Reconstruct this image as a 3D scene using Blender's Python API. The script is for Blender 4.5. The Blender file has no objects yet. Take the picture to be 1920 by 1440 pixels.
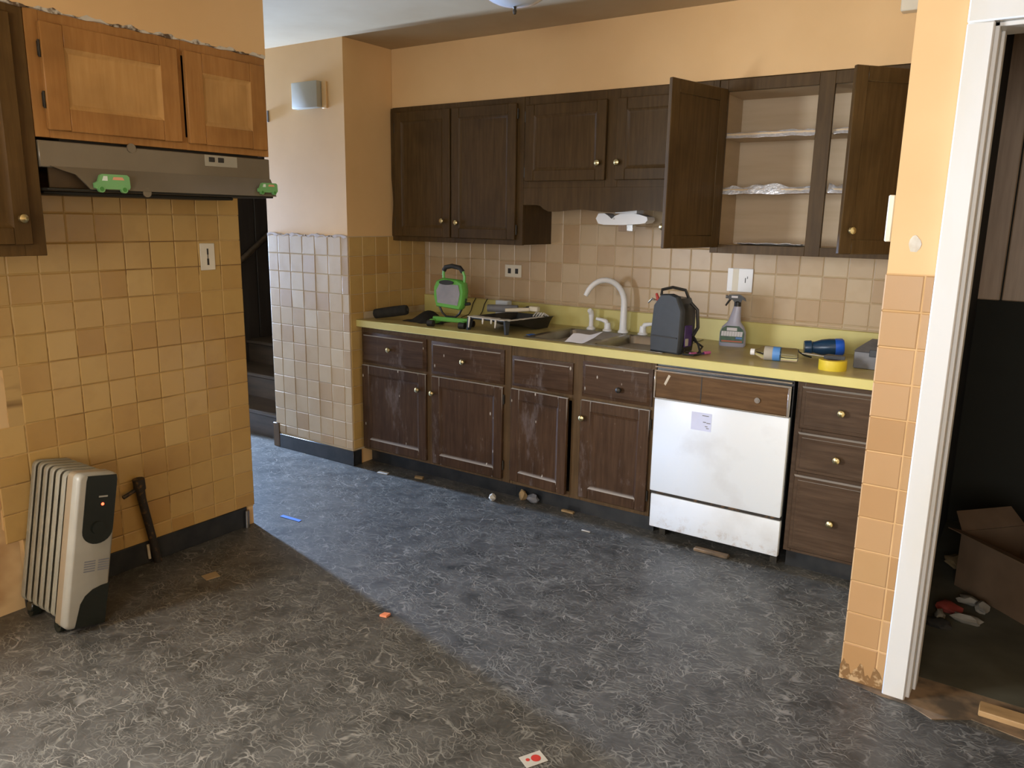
import bpy, bmesh, math, random
from mathutils import Vector, Matrix, noise
R = math.radians
random.seed(7)
sc = bpy.context.scene
COL = sc.collection

# ------------------------------------------------------------------ camera
cam = bpy.data.cameras.new('camera'); cam_o = bpy.data.objects.new('camera', cam); COL.objects.link(cam_o)
cam.sensor_width = 36; cam.lens = 1459.18 / 1920 * 36; cam.clip_start = .02
YAW, PIT, ROL = .59383, -.20927, .0163
fwd = Vector((-math.sin(YAW) * math.cos(PIT), math.cos(YAW) * math.cos(PIT), math.sin(PIT)))
rgt = Vector((math.cos(YAW), math.sin(YAW), 0)); up = rgt.cross(fwd)
r2 = math.cos(ROL) * rgt + math.sin(ROL) * up; u2 = -math.sin(ROL) * rgt + math.cos(ROL) * up
m = Matrix((r2, u2, -fwd)).transposed().to_4x4(); m.translation = (3.3089, -3.8842, 1.4789)
cam_o.matrix_world = m
sc.camera = cam_o

# ------------------------------------------------------------------ light
w = bpy.data.worlds.new('world'); sc.world = w; w.use_nodes = True
w.node_tree.nodes['Background'].inputs[0].default_value = (.62, .78, 1, 1)
w.node_tree.nodes['Background'].inputs[1].default_value = 1.0

def area(name, loc, direction, sx, sy, power, col):
    l = bpy.data.lights.new(name, 'AREA'); l.shape = 'RECTANGLE'; l.size = sx; l.size_y = sy
    l.energy = power; l.color = col
    o = bpy.data.objects.new(name, l); COL.objects.link(o); o.location = loc
    o.rotation_euler = Vector(direction).to_track_quat('-Z', 'Y').to_euler()
    return o
# daylight entering by the window in the left wall and the glazed hall door; the rear lamp is added fill
area('daylight_left_window', (.10, -4.15, 1.5), (1, .15, -.05), 1.1, 1.25, 140, (.92, .96, 1))
area('fill_rear', (3.4, -6.38, 1.55), (0, 1, -.06), 2.0, 1.3, 50, (.95, .97, 1))
area('daylight_hall_door', (-3.38, -.755, 1.2), (1, -.08, -.38), .13, 1.2, 430, (.42, .62, 1))

sc.view_settings.view_transform = 'Standard'; sc.view_settings.look = 'None'
sc.view_settings.gamma = 1; sc.view_settings.use_curve_mapping = False
sc.view_settings.exposure = 0.85

# ------------------------------------------------------------------ materials
M = {}
def nt(name):
    mt = bpy.data.materials.new(name); mt.use_nodes = True; M[name] = mt
    n = mt.node_tree.nodes; return mt, n, mt.node_tree.links, n['Principled BSDF']
def mixn(n, L, a, b, f):
    x = n.new('ShaderNodeMix'); x.data_type = 'RGBA'
    for i, v in ((6, a), (7, b)):
        if isinstance(v, (tuple, list)): x.inputs[i].default_value = (*v[:3], 1)
        else: L.new(v, x.inputs[i])
    if isinstance(f, (int, float)): x.inputs[0].default_value = f
    else: L.new(f, x.inputs[0])
    return x.outputs[2]
def ramp(n, L, src, p0, p1, c0=(0, 0, 0), c1=(1, 1, 1)):
    r = n.new('ShaderNodeValToRGB'); L.new(src, r.inputs[0])
    e = r.color_ramp.elements; e[0].position = p0; e[1].position = p1
    e[0].color = (*c0, 1); e[1].color = (*c1, 1); return r.outputs[0]
def coords(n, L, scale=(1, 1, 1), kind='Object'):
    t = n.new('ShaderNodeTexCoord'); mp = n.new('ShaderNodeMapping'); mp.inputs['Scale'].default_value = scale
    L.new(t.outputs[kind], mp.inputs[0]); return mp.outputs[0]
def noi(n, L, vec, s, d=3, rough=.55):
    t = n.new('ShaderNodeTexNoise'); t.inputs['Scale'].default_value = s; t.inputs['Detail'].default_value = d
    t.inputs['Roughness'].default_value = rough; L.new(vec, t.inputs['Vector']); return t.outputs['Fac']
def bumpn(n, L, b, src, st, dist=.01):
    x = n.new('ShaderNodeBump'); x.inputs['Strength'].default_value = st; x.inputs['Distance'].default_value = dist
    L.new(src, x.inputs['Height']); L.new(x.outputs[0], b.inputs['Normal'])
def mul(n, L, a, bb):
    x = n.new('ShaderNodeMath'); x.operation = 'MULTIPLY'
    for i, v in ((0, a), (1, bb)):
        if isinstance(v, (int, float)): x.inputs[i].default_value = v
        else: L.new(v, x.inputs[i])
    return x.outputs[0]
def pm(name, c, rough=.5, c2=None, scale=6, stretch=(1, 1, 1), metal=0, bump=0, p=(.35, .7), spec=.5, detail=3):
    mt, n, L, b = nt(name); b.inputs['Roughness'].default_value = rough; b.inputs['Metallic'].default_value = metal
    b.inputs['Specular IOR Level'].default_value = spec
    if c2 is None: c2 = tuple(v * .88 for v in c)
    f = noi(n, L, coords(n, L, stretch), scale, detail)
    L.new(ramp(n, L, f, p[0], p[1], c, c2), b.inputs['Base Color'])
    if bump: bumpn(n, L, b, f, bump)
    return mt
PAINT = (.70, .455, .21)
pm('paint_orange', PAINT, .55, (.66, .42, .185), 3, bump=.03)
pm('paint_plaster', (.62, .42, .20), .8, (.30, .14, .04), 5, p=(.5, .8), bump=.3)
pm('ceiling_paint', (.46, .34, .19), .8, (.40, .28, .14), 2)
pm('trim_white', (.62, .62, .60), .4, (.60, .58, .52), 9, (1, 1, .25), p=(.45, .8))
pm('black_vinyl', (.012, .014, .016), .35, (.03, .03, .03), 12)
pm('steel', (.36, .34, .31), .33, (.25, .23, .2), 6, (1, 1, 1), metal=1)
pm('chrome', (.75, .75, .75), .15, metal=1)
pm('brass', (.62, .52, .28), .28, (.45, .36, .18), 20, metal=1)
pm('iron', (.03, .027, .022), .5, (.06, .05, .035), 30, metal=.6)
pm('rust_pipe', (.02, .015, .01), .7, (.12, .06, .02), 40, p=(.55, .7), bump=.4)
pm('hood_enamel', (.20, .165, .115), .34, (.165, .135, .09), 4, metal=.25)
pm('hood_dark', (.012, .010, .005), .6)
pm('hood_inside', (.055, .03, .008), .6, (.035, .018, .005), 10)
pm('white_plastic', (.80, .81, .82), .3, (.76, .77, .78), 8)
pm('white_paper', (.78, .78, .84), .8)
pm('lilac_paper', (.62, .66, .86), .8)
pm('ivory', (.72, .66, .52), .4)
pm('socket_dark', (.02, .018, .015), .5)
pm('black_plastic', (.014, .014, .014), .38, (.022, .022, .022), 20)
pm('slate_plastic', (.035, .042, .052), .45, (.028, .034, .042), 20)
pm('black_cloth', (.010, .009, .006), .9, (.02, .017, .012), 30, bump=.3)
pm('green_plastic', (.13, .42, .07), .4, (.11, .37, .06), 10)
pm('van_green', (.17, .42, .15), .35)
pm('van_window', (.75, .85, .75), .3)
pm('van_patch', (.75, .36, .22), .5)
pm('van_tyre', (.05, .24, .04), .5)
pm('lamp_lens', (.24, .24, .27), .18, (.31, .30, .33), 14)
pm('heater_grey', (.27, .25, .185), .42, (.23, .21, .155), 8)
pm('heater_beige', (.24, .18, .11), .45, (.24, .17, .10), 14, p=(.5, .75))
pm('heater_pale', (.31, .29, .235), .38, (.27, .25, .20), 8)
pm('heater_black', (.012, .014, .010), .25)
pm('red_plastic', (.45, .04, .03), .4)
pm('pink_plastic', (.50, .12, .30), .4)
pm('blue_plastic', (.02, .12, .62), .3)
pm('blue_tape', (.05, .16, .55), .6)
pm('navy_plastic', (.012, .045, .10), .25)
pm('yellow_tape', (.72, .55, .03), .5)
pm('grey_case', (.17, .17, .18), .6, (.13, .13, .14), 20)
pm('lavender_bottle', (.46, .47, .60), .35, (.42, .43, .55), 6)
pm('label_dark', (.02, .05, .04), .4, (.05, .14, .05), 40)
pm('label_red', (.55, .14, .07), .5)
pm('label_blue', (.10, .28, .65), .5)
pm('purple_plastic', (.06, .03, .14), .4)
pm('cardboard', (.14, .085, .045), .85, (.10, .06, .03), 6)
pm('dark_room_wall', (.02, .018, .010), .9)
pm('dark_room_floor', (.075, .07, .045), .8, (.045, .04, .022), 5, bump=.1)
pm('panel_brown', (.30, .20, .12), .5, (.22, .145, .085), 6, (8, 8, .6))
pm('panel_tan', (.50, .34, .20), .5, (.40, .265, .15), 6, (8, 8, .6))
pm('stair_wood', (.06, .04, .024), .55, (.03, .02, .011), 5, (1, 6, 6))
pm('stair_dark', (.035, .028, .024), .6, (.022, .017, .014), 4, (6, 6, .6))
pm('bare_wood', (.40, .25, .11), .7, (.28, .17, .07), 8, (1, 5, 5))
pm('subfloor', (.20, .13, .07), .85, (.07, .05, .03), 9, p=(.4, .6), bump=.3)
pm('litter_white', (.42, .39, .33), .8)
pm('litter_tan', (.30, .20, .09), .8)
pm('litter_orange', (.75, .25, .12), .7)
pm('foil', (.88, .9, .95), .35, (.7, .73, .8), 60, metal=.55, bump=.8)
pm('cabinet_inside', (.55, .42, .27), .6, (.48, .36, .22), 3, (.6, 1, 6))
pm('paint_skin', (.70, .68, .62), .4)
pm('glass_frost', (.62, .66, .70), .12, (.52, .56, .60), 5)
pm('ragged_white', (.62, .57, .48), .8, (.5, .42, .3), 30, bump=.3)
pm('ragged_edge', (.55, .50, .40), .8, (.10, .06, .03), 22, p=(.5, .6), bump=.4)
pm('ragged_lilac', (.50, .43, .40), .6, (.42, .33, .26), 14)
pm('damp_brown', (.20, .105, .035), .8, (.45, .30, .15), 40, p=(.5, .62))
pm('chime_grey', (.40, .38, .31), .4)
pm('panel_ivory', (.36, .33, .25), .4)
pm('gloom_white', (.20, .18, .14), .8)  # darker copies of litter colours, the dark room's shade put into them
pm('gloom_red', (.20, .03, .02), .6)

def em(name, c, s):
    mt, n, L, b = nt(name); b.inputs['Base Color'].default_value = (*c, 1)
    b.inputs['Emission Color'].default_value = (*c, 1); b.inputs['Emission Strength'].default_value = s
em('led_red', (1, .08, .03), 3)
mt, n, L, b = nt('clear_plastic'); b.inputs['Base Color'].default_value = (.95, .97, 1, 1)
b.inputs['Transmission Weight'].default_value = 1; b.inputs['Roughness'].default_value = .08; b.inputs['IOR'].default_value = 1.2
mt, n, L, b = nt('window_glass'); b.inputs['Transmission Weight'].default_value = 1; b.inputs['Roughness'].default_value = 0; b.inputs['IOR'].default_value = 1.0

def tile_mat(name, cols, rough=.24, grime=.35):
    mt, n, L, b = nt(name); b.inputs['Roughness'].default_value = rough
    oi = n.new('ShaderNodeObjectInfo')
    r = n.new('ShaderNodeValToRGB'); L.new(oi.outputs['Random'], r.inputs[0])
    e = r.color_ramp.elements; e[0].color = (*cols[0], 1); e[1].color = (*cols[-1], 1)
    for i, c in enumerate(cols[1:-1]):
        k = e.new((i + 1) / (len(cols) - 1)); k.color = (*c, 1)
    add = n.new('ShaderNodeVectorMath'); add.operation = 'ADD'
    L.new(coords(n, L), add.inputs[0])
    cv = n.new('ShaderNodeCombineXYZ'); L.new(mul(n, L, oi.outputs['Random'], 37.0), cv.inputs[0]); L.new(cv.outputs[0], add.inputs[1])
    f = noi(n, L, add.outputs[0], 9, 3)
    dark = mixn(n, L, r.outputs[0], (.30, .16, .05), mul(n, L, ramp(n, L, f, .5, .85), grime))
    L.new(dark, b.inputs['Base Color'])
    bumpn(n, L, b, noi(n, L, add.outputs[0], 14, 2), .05, .01)
tile_mat('tile_tan', [(.43, .26, .080), (.48, .30, .098), (.39, .22, .062), (.50, .325, .115), (.45, .28, .085)])
tile_mat('tile_beige', [(.44, .31, .17), (.50, .37, .22), (.40, .26, .13), (.52, .40, .25), (.46, .33, .19)], .34, .25)
tile_mat('tile_peach', [(.42, .25, .11), (.45, .27, .125), (.39, .22, .09), (.43, .26, .115)], .36, .12)
pm('grout', (.50, .39, .24), .85, (.36, .25, .13), 7, p=(.5, .72))
pm('grout_ochre', (.46, .30, .11), .85, (.14, .07, .02), 5, (1, .35, 2.5), p=(.44, .6))
pm('grout_peach', (.62, .40, .19), .85, (.5, .3, .12), 6)

def wood(name, c1, c2, rough, stretch, specks=False, dust=None):
    mt, n, L, b = nt(name); b.inputs['Roughness'].default_value = rough; b.inputs['Specular IOR Level'].default_value = .18
    v = coords(n, L, stretch); f = noi(n, L, v, 7, 5, .65)
    col = ramp(n, L, f, .32, .68, c1, c2)
    v2 = coords(n, L)
    g = noi(n, L, v2, 3.2, 3); col = mixn(n, L, col, tuple(x * .62 for x in c1), mul(n, L, ramp(n, L, g, .5, .75), .7))
    if specks:
        vo = n.new('ShaderNodeTexVoronoi'); vo.inputs['Scale'].default_value = 26
        L.new(coords(n, L, (1, 1, .42)), vo.inputs['Vector'])
        k = ramp(n, L, vo.outputs['Distance'], .07, .12, (1, 1, 1), (0, 0, 0))
        gate = ramp(n, L, noi(n, L, v2, 6, 2), .46, .54)
        col = mixn(n, L, col, (.50, .46, .40), mul(n, L, k, gate))
        sm = ramp(n, L, noi(n, L, coords(n, L, (1, 1, .3)), 11, 6, .7), .56, .78)
        col = mixn(n, L, col, (.24, .21, .21), mul(n, L, sm, .6))
    if dust:
        ge = n.new('ShaderNodeNewGeometry'); sp = n.new('ShaderNodeSeparateXYZ'); L.new(ge.outputs['Normal'], sp.inputs[0])
        col = mixn(n, L, col, (.40, .38, .35), mul(n, L, ramp(n, L, sp.outputs[2], .25, .5), dust))
    L.new(col, b.inputs['Base Color']); bumpn(n, L, b, f, .08, .004)
wood('wood_dark', (.056, .031, .010), (.088, .051, .018), .42, (9, 9, .6))
wood('wood_base', (.046, .023, .011), (.085, .047, .025), .40, (9, 9, .6), True, .9)
wood('wood_base_h', (.046, .023, .011), (.085, .047, .025), .40, (.6, 9, 9), True, .9)
wood('wood_drawer', (.050, .030, .018), (.085, .054, .034), .36, (.6, 9, 9), False, .5)
wood('wood_frame', (.085, .050, .022), (.13, .08, .038), .45, (9, 9, .6))
wood('wood_orange', (.32, .145, .038), (.40, .195, .058), .42, (9, 9, .7))
wood('wood_pale', (.44, .235, .075), (.51, .29, .10), .45, (9, 9, .7))
wood('wood_umber', (.070, .036, .009), (.105, .057, .016), .5, (9, 9, .6))
wood('wood_panel_dw', (.075, .038, .014), (.14, .075, .03), .4, (.7, 9, 9))

mt, n, L, b = nt('laminate_top'); b.inputs['Roughness'].default_value = .35
v = coords(n, L); c = ramp(n, L, noi(n, L, v, 4, 4), .35, .75, (.50, .42, .17), (.36, .26, .10)); L.new(c, b.inputs['Base Color'])
pm('laminate_edge', (.60, .53, .19), .4, (.54, .47, .16), 5)

mt, n, L, b = nt('appliance_white'); b.inputs['Roughness'].default_value = .35
v = coords(n, L)
c = ramp(n, L, noi(n, L, v, 4, 5), .55, .95, (.70, .74, .78), (.5, .5, .5))
sp = n.new('ShaderNodeSeparateXYZ'); L.new(v, sp.inputs[0])
edge = ramp(n, L, sp.outputs[2], .0, .16, (1, 1, 1), (0, 0, 0))
ru = ramp(n, L, noi(n, L, v, 22, 5, .7), .52, .66)
c = mixn(n, L, c, (.34, .20, .09), mul(n, L, mul(n, L, ru, edge), .8))
L.new(c, b.inputs['Base Color'])

mt, n, L, b = nt('floor_vinyl'); b.inputs['Roughness'].default_value = .44
v = coords(n, L)
t = n.new('ShaderNodeTexNoise'); t.inputs['Scale'].default_value = 7; t.inputs['Detail'].default_value = 3; L.new(v, t.inputs['Vector'])
ad = n.new('ShaderNodeVectorMath'); ad.operation = 'MULTIPLY_ADD'; L.new(t.outputs['Color'], ad.inputs[0]); ad.inputs[1].default_value = (.16, .16, .0); L.new(v, ad.inputs[2])
base = ramp(n, L, noi(n, L, ad.outputs[0], 8, 7, .7), .30, .72, (.024, .0225, .019), (.098, .092, .080))
def veins(scale, wd, msk, lo, hi, rot):
    mp = n.new('ShaderNodeMapping'); mp.inputs['Rotation'].default_value = (0, 0, rot); mp.inputs['Scale'].default_value = (1, 1.9, 1); L.new(ad.outputs[0], mp.inputs[0])
    vo = n.new('ShaderNodeTexVoronoi'); vo.feature = 'DISTANCE_TO_EDGE'; vo.inputs['Scale'].default_value = scale; L.new(mp.outputs[0], vo.inputs['Vector'])
    k = ramp(n, L, vo.outputs['Distance'], wd * .3, wd, (1, 1, 1), (0, 0, 0))
    return mul(n, L, k, ramp(n, L, noi(n, L, v, msk, 3), lo, hi))
c = mixn(n, L, base, (.22, .205, .175), mul(n, L, veins(9, .028, 9, .46, .64, .6), .65))
c = mixn(n, L, c, (.27, .25, .21), mul(n, L, veins(15, .034, 13, .47, .62, 2.0), .7))
c = mixn(n, L, c, (.20, .19, .16), mul(n, L, veins(24, .05, 8, .44, .60, 1.2), .65))
c = mixn(n, L, c, (.16, .15, .125), mul(n, L, veins(38, .07, 11, .42, .60, .2), .6))
L.new(c, b.inputs['Base Color'])
bumpn(n, L, b, noi(n, L, v, 3, 3), .06, .02)

# ------------------------------------------------------------------ geometry helpers
class B:
    def __init__(s): s.bm = bmesh.new()
    def box(s, a, b, bev=0, seg=1):
        lo = [min(p, q) for p, q in zip(a, b)]; hi = [max(p, q) for p, q in zip(a, b)]
        r = bmesh.ops.create_cube(s.bm, size=1); vs = r['verts']
        for v in vs: v.co = Vector([lo[i] + (v.co[i] + .5) * (hi[i] - lo[i]) for i in range(3)])
        if bev:
            es = list({e for v in vs for e in v.link_edges})
            bmesh.ops.bevel(s.bm, geom=es, offset=min(bev, .45 * min(h - l for h, l in zip(hi, lo))), segments=seg, profile=.5, affect='EDGES')
        return s
    def loft(s, loops, cap0=True, cap1=True, close=True):
        L = [[s.bm.verts.new(p) for p in lp] for lp in loops]; k = len(L[0])
        for a, b2 in zip(L, L[1:]):
            for i in range(k if close else k - 1):
                j = (i + 1) % k; s.bm.faces.new((a[i], a[j], b2[j], b2[i]))
        if cap0: s.bm.faces.new(list(reversed(L[0])))
        if cap1: s.bm.faces.new(L[-1])
        return s
    def prism(s, pts, vec):
        v = Vector(vec); return s.loft([[Vector(p) for p in pts], [Vector(p) + v for p in pts]])
    def tube(s, pts, r, n=8, caps=True):
        pts = [Vector(p) for p in pts]; loops = []; t0 = (pts[1] - pts[0]).normalized()
        ref = Vector((0, 0, 1)) if abs(t0.z) < .9 else Vector((1, 0, 0)); nrm = t0.cross(ref).normalized()
        for i, p in enumerate(pts):
            t = ((pts[min(i + 1, len(pts) - 1)] - pts[max(i - 1, 0)])).normalized()
            nrm = (nrm - t * nrm.dot(t)).normalized(); bi = t.cross(nrm)
            rr = r[i] if isinstance(r, (list, tuple)) else r
            loops.append([p + rr * (math.cos(2 * math.pi * k / n) * nrm + math.sin(2 * math.pi * k / n) * bi) for k in range(n)])
        return s.loft(loops, caps, caps)
    def cyl(s, p, q, r, r2=None, n=16): return s.tube([p, q], [r, r if r2 is None else r2], n)
    def lathe(s, prof, org, axis=(0, 0, 1), n=20):
        ax = Vector(axis).normalized(); o = Vector(org)
        return s.tube_profile(prof, o, ax, n)
    def tube_profile(s, prof, o, ax, n):
        ref = Vector((0, 0, 1)) if abs(ax.z) < .9 else Vector((1, 0, 0)); a = ax.cross(ref).normalized(); c = ax.cross(a)
        loops = [[o + ax * h + max(r, 1e-4) * (math.cos(2 * math.pi * k / n) * a + math.sin(2 * math.pi * k / n) * c) for k in range(n)] for r, h in prof]
        return s.loft(loops)
    def blob(s, c, rad, seed=0, amp=.3, sub=2):
        r = bmesh.ops.create_icosphere(s.bm, subdivisions=sub, radius=1)
        for v in r['verts']:
            k = 1 + amp * noise.noise(v.co * 1.7 + Vector((seed * 3.1, seed, 0)))
            v.co = Vector(c) + Vector([v.co[i] * rad[i] * k for i in range(3)])
        return s
    def sheet(s, fn, nu, nv, th=.0015):
        g = [[Vector(fn(i / nu, j / nv)) for j in range(nv + 1)] for i in range(nu + 1)]
        top = [[s.bm.verts.new(p) for p in r] for r in g]; bot = [[s.bm.verts.new(p - Vector((0, 0, th))) for p in r] for r in g]
        for i in range(nu):
            for j in range(nv):
                s.bm.faces.new((top[i][j], top[i + 1][j], top[i + 1][j + 1], top[i][j + 1]))
                s.bm.faces.new((bot[i][j], bot[i][j + 1], bot[i + 1][j + 1], bot[i + 1][j]))
        for i in range(nu):
            for j in (0, nv): s.bm.faces.new((top[i][j], bot[i][j], bot[i + 1][j], top[i + 1][j]))
        for j in range(nv):
            for i in (0, nu): s.bm.faces.new((top[i][j], top[i][j + 1], bot[i][j + 1], bot[i][j]))
        return s
    def mesh(s, name, mat, off=None, angle=38):
        bmesh.ops.recalc_face_normals(s.bm, faces=s.bm.faces)
        if off is not None: bmesh.ops.translate(s.bm, verts=s.bm.verts, vec=-Vector(off))
        me = bpy.data.meshes.new(name); s.bm.to_mesh(me); s.bm.free()
        me.polygons.foreach_set('use_smooth', [True] * len(me.polygons)); me.set_sharp_from_angle(angle=R(angle))
        me.materials.append(M[mat]); return me
    def build(s, name, mat, parent=None, label=None, cat=None, group=None, kind=None):
        if parent is not None: off = ORG.get(parent.name, Vector())
        elif kind: off = Vector()
        else:
            cs = [v.co for v in s.bm.verts]
            off = Vector(((min(c.x for c in cs) + max(c.x for c in cs)) / 2, (min(c.y for c in cs) + max(c.y for c in cs)) / 2, min(c.z for c in cs)))
        o = bpy.data.objects.new(name, s.mesh(name, mat, off)); COL.objects.link(o)
        if parent is not None: o.parent = parent
        else: o.location = off
        ORG[o.name] = off
        tag(o, label, cat, group, kind); return o
ORG = {}
def tag(o, label=None, cat=None, group=None, kind=None):
    for k, v in (('label', label), ('category', cat), ('group', group), ('kind', kind)):
        if v: o[k] = v
def thing(name, label, cat, loc, rot=(0, 0, 0), local=False, group=None):
    o = bpy.data.objects.new(name, None); COL.objects.link(o); o.location = loc; o.rotation_euler = rot; o.empty_display_size = .05
    ORG[o.name] = Vector() if local else Vector(loc); tag(o, label, cat, group); return o
def struct(name, mat, *boxes, bev=0, label=None):
    b = B()
    for a, c in boxes: b.box(a, c, bev)
    return b.build(name, mat, None, label, None, None, 'structure')
def rrect(x0, x1, y0, y1, r, k=4):
    out = []
    for cx, cy, a0 in ((x1 - r, y1 - r, 0), (x0 + r, y1 - r, 90), (x0 + r, y0 + r, 180), (x1 - r, y0 + r, 270)):
        for i in range(k + 1): a = R(a0 + 90 * i / k); out.append((cx + r * math.cos(a), cy + r * math.sin(a)))
    return out
FY = lambda yf: (lambda u, z, d: Vector((u, yf - d, z)))      # a face looking towards -y
FX = lambda xf: (lambda u, z, d: Vector((xf + d, u, z)))      # a face looking towards +x

P = .1095
tile_cache = {}
def tile_grid(parent, F, orient, us, zs, mat, skip=None):
    cnt = 0
    for i in range(len(us) - 1):
        for j in range(len(zs) - 1):
            u0, u1, z0, z1 = us[i], us[i + 1], zs[j], zs[j + 1]
            if skip and skip((u0 + u1) / 2, (z0 + z1) / 2): continue
            wu, wz = round(u1 - u0 - .0028, 3), round(z1 - z0 - .0028, 3)
            if wu < .008 or wz < .008: continue
            key = (orient, wu, wz, mat)
            if key not in tile_cache:
                b = B(); G = (FY if orient == 'y' else FX)(0)
                hu, hz = wu / 2, wz / 2; bv = .0035
                b.loft([[G(s * hu, t * hz, 0) for s, t in ((-1, -1), (1, -1), (1, 1), (-1, 1))],
                        [G(s * hu, t * hz, .0045) for s, t in ((-1, -1), (1, -1), (1, 1), (-1, 1))],
                        [G(s * (hu - bv), t * (hz - bv), .0065) for s, t in ((-1, -1), (1, -1), (1, 1), (-1, 1))]], cap0=False)
                tile_cache[key] = b.mesh('tile', mat, angle=10)
            o = bpy.data.objects.new('tile', tile_cache[key]); COL.objects.link(o); o.parent = parent
            o.location = F((u0 + u1) / 2, (z0 + z1) / 2, random.uniform(-.0006, .0006))
            o.rotation_euler = (random.uniform(-.006, .006), 0, random.uniform(-.006, .006))
            cnt += 1
    return cnt
def lines(a, b, ref, pitch=P):
    k0 = math.ceil((a - ref) / pitch + .08); out = [a]
    v = ref + k0 * pitch
    while v < b - .008: out.append(v); v += pitch
    out.append(b); return out

# ------------------------------------------------------------------ the room
H = 2.43; XL = .2605; YC = -.678; XP = 2.92; YP = -1.319
floor = struct('floor', 'floor_vinyl', ((-3.5, -6.5, -.06), (5.7, 2.3, 0)))
struct('ceiling', 'ceiling_paint', ((-3.5, -6.5, H), (5.7, 2.3, H + .06)))
wl = struct('wall_left', 'paint_orange', ((XL - .12, -3.5, 0), (XL, -1.612, H)), ((XL - .12, -6.5, 0), (XL, -4.8, H)),
            ((XL - .12, -4.8, 0), (XL, -3.5, .85)), ((XL - .12, -4.8, 2.15), (XL, -3.5, H)))
wb = struct('wall_back', 'paint_orange', ((0, 0, 0), (XP, .12, H)))
wc = struct('wall_column', 'paint_orange', ((-.695, YC, 0), (-.004, .12, H)))
wp = struct('wall_partition', 'paint_orange', ((XP, YP, 0), (3.05, .9, H)))
wd = struct('wall_doorway', 'paint_orange', ((3.05, YP, 2.06), (4.1, -1.2, H)), ((4.06, YP, 0), (5.7, -1.2, H)), ((3.05, YP, 0), (3.113, -1.2, 2.06)))
struct('wall_right', 'paint_orange', ((5.6, -6.5, 0), (5.7, -1.2, H)))
struct('wall_rear', 'paint_orange', ((.14, -6.5, 0), (2.35, -6.4, H)), ((4.45, -6.5, 0), (5.7, -6.4, H)), ((2.35, -6.5, 0), (4.45, -6.4, .85)), ((2.35, -6.5, 2.25), (4.45, -6.4, H)))
struct('wall_hall_front', 'panel_brown', ((-3.4, -1.732, 0), (XL - .12, -1.612, H)))
struct('wall_hall_end', 'paint_orange', ((-3.5, -1.732, 0), (-3.4, -.90, H)), ((-3.5, -.672, 0), (-3.4, .1, H)), ((-3.5, -.90, 2.2), (-3.4, -.672, H)), ((-3.5, -.90, 0), (-3.4, -.672, .40)))
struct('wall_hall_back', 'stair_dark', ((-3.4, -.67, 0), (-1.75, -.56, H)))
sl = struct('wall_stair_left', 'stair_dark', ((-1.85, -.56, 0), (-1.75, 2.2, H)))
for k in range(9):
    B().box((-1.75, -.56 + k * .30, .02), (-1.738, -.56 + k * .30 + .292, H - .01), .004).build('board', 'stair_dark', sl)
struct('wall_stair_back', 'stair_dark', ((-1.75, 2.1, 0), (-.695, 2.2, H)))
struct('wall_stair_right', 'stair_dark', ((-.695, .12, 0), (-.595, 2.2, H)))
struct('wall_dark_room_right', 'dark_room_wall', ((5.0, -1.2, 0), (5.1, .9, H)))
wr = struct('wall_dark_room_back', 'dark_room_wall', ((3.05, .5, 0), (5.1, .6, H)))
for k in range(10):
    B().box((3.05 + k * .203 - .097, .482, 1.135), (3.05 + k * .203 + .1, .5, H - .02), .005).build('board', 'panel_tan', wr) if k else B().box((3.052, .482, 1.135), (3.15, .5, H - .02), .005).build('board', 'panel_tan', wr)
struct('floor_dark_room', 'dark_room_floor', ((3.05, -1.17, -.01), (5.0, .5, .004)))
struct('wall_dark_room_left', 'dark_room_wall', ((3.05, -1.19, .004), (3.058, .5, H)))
# soffits over the two rows of cabinets
struct('wall_soffit_back', 'paint_orange', ((-.002, -.292, 2.106), (XP, .01, H)))
struct('wall_soffit_left', 'paint_orange', ((XL - .01, -6.4, 2.105), (.572, -1.664, H)))

# window openings out of frame; the rear one is added for the fill lamp
for i, (nm, a, c, ax) in enumerate((('window_1', (XL - .09, -4.8, .85), (XL - .05, -3.5, 2.15), 'x'), ('window_fill', (2.35, -6.47, .85), (4.45, -6.43, 2.25), 'y'), ('window_3', (-3.47, -.90, .40), (-3.43, -.672, 2.2), 'x'))):
    b = B()
    if ax == 'x':
        for y in (a[1], c[1] - .02): b.box((a[0], y, a[2]), (c[0], y + .02, c[2]))
        for z in (a[2], (a[2] + c[2]) / 2 - .02, c[2] - .05): b.box((a[0], a[1], z), (c[0], c[1], z + .05))
    else:
        for x in (a[0], (a[0] + c[0]) / 2 - .025, c[0] - .05): b.box((x, a[1], a[2]), (x + .05, c[1], c[2]))
        for z in (a[2], c[2] - .05): b.box((a[0], a[1], z), (c[0], c[1], z + .05))
    wf = b.build(nm, 'trim_white', None, None, None, None, 'structure')

# --- tiled surfaces
# left wall
def left_skip(u, z): return (u < -2.66 + .05 * math.sin(z * 9) and z < .92) or z > 1.62 or (u < -2.6 and z > 1.5)
B().box((XL - .002, -2.64, .09), (XL + .0042, -1.611, 1.62)).box((XL - .002, -3.48, .92), (XL + .0042, -2.64, 1.5)).build('grout_bed', 'grout_ochre', wl)
lz = [.095] + [1.4734 - P * k for k in range(12, -2, -1)]
tile_grid(wl, FX(XL), 'x', [-2.3711 + P * k for k in range(-10, 8)], lz, 'tile_tan', left_skip)
b = B()
pts = []
for k in range(15):
    z = k / 14 * .93; pts.append((-2.665 + .035 * math.sin(z * 9 + 1) + .02 * math.sin(z * 31), z))
b.loft([[Vector((XL + .001, -3.45, z)), Vector((XL + .004 + .003 * math.sin(z * 23), -3.1, z)), Vector((XL + .006 + .003 * math.sin(z * 17), -2.8, z)), Vector((XL + .001, y, z))] for y, z in pts], False, False, False)
b.build('bare_plaster', 'paint_plaster', wl)
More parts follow.
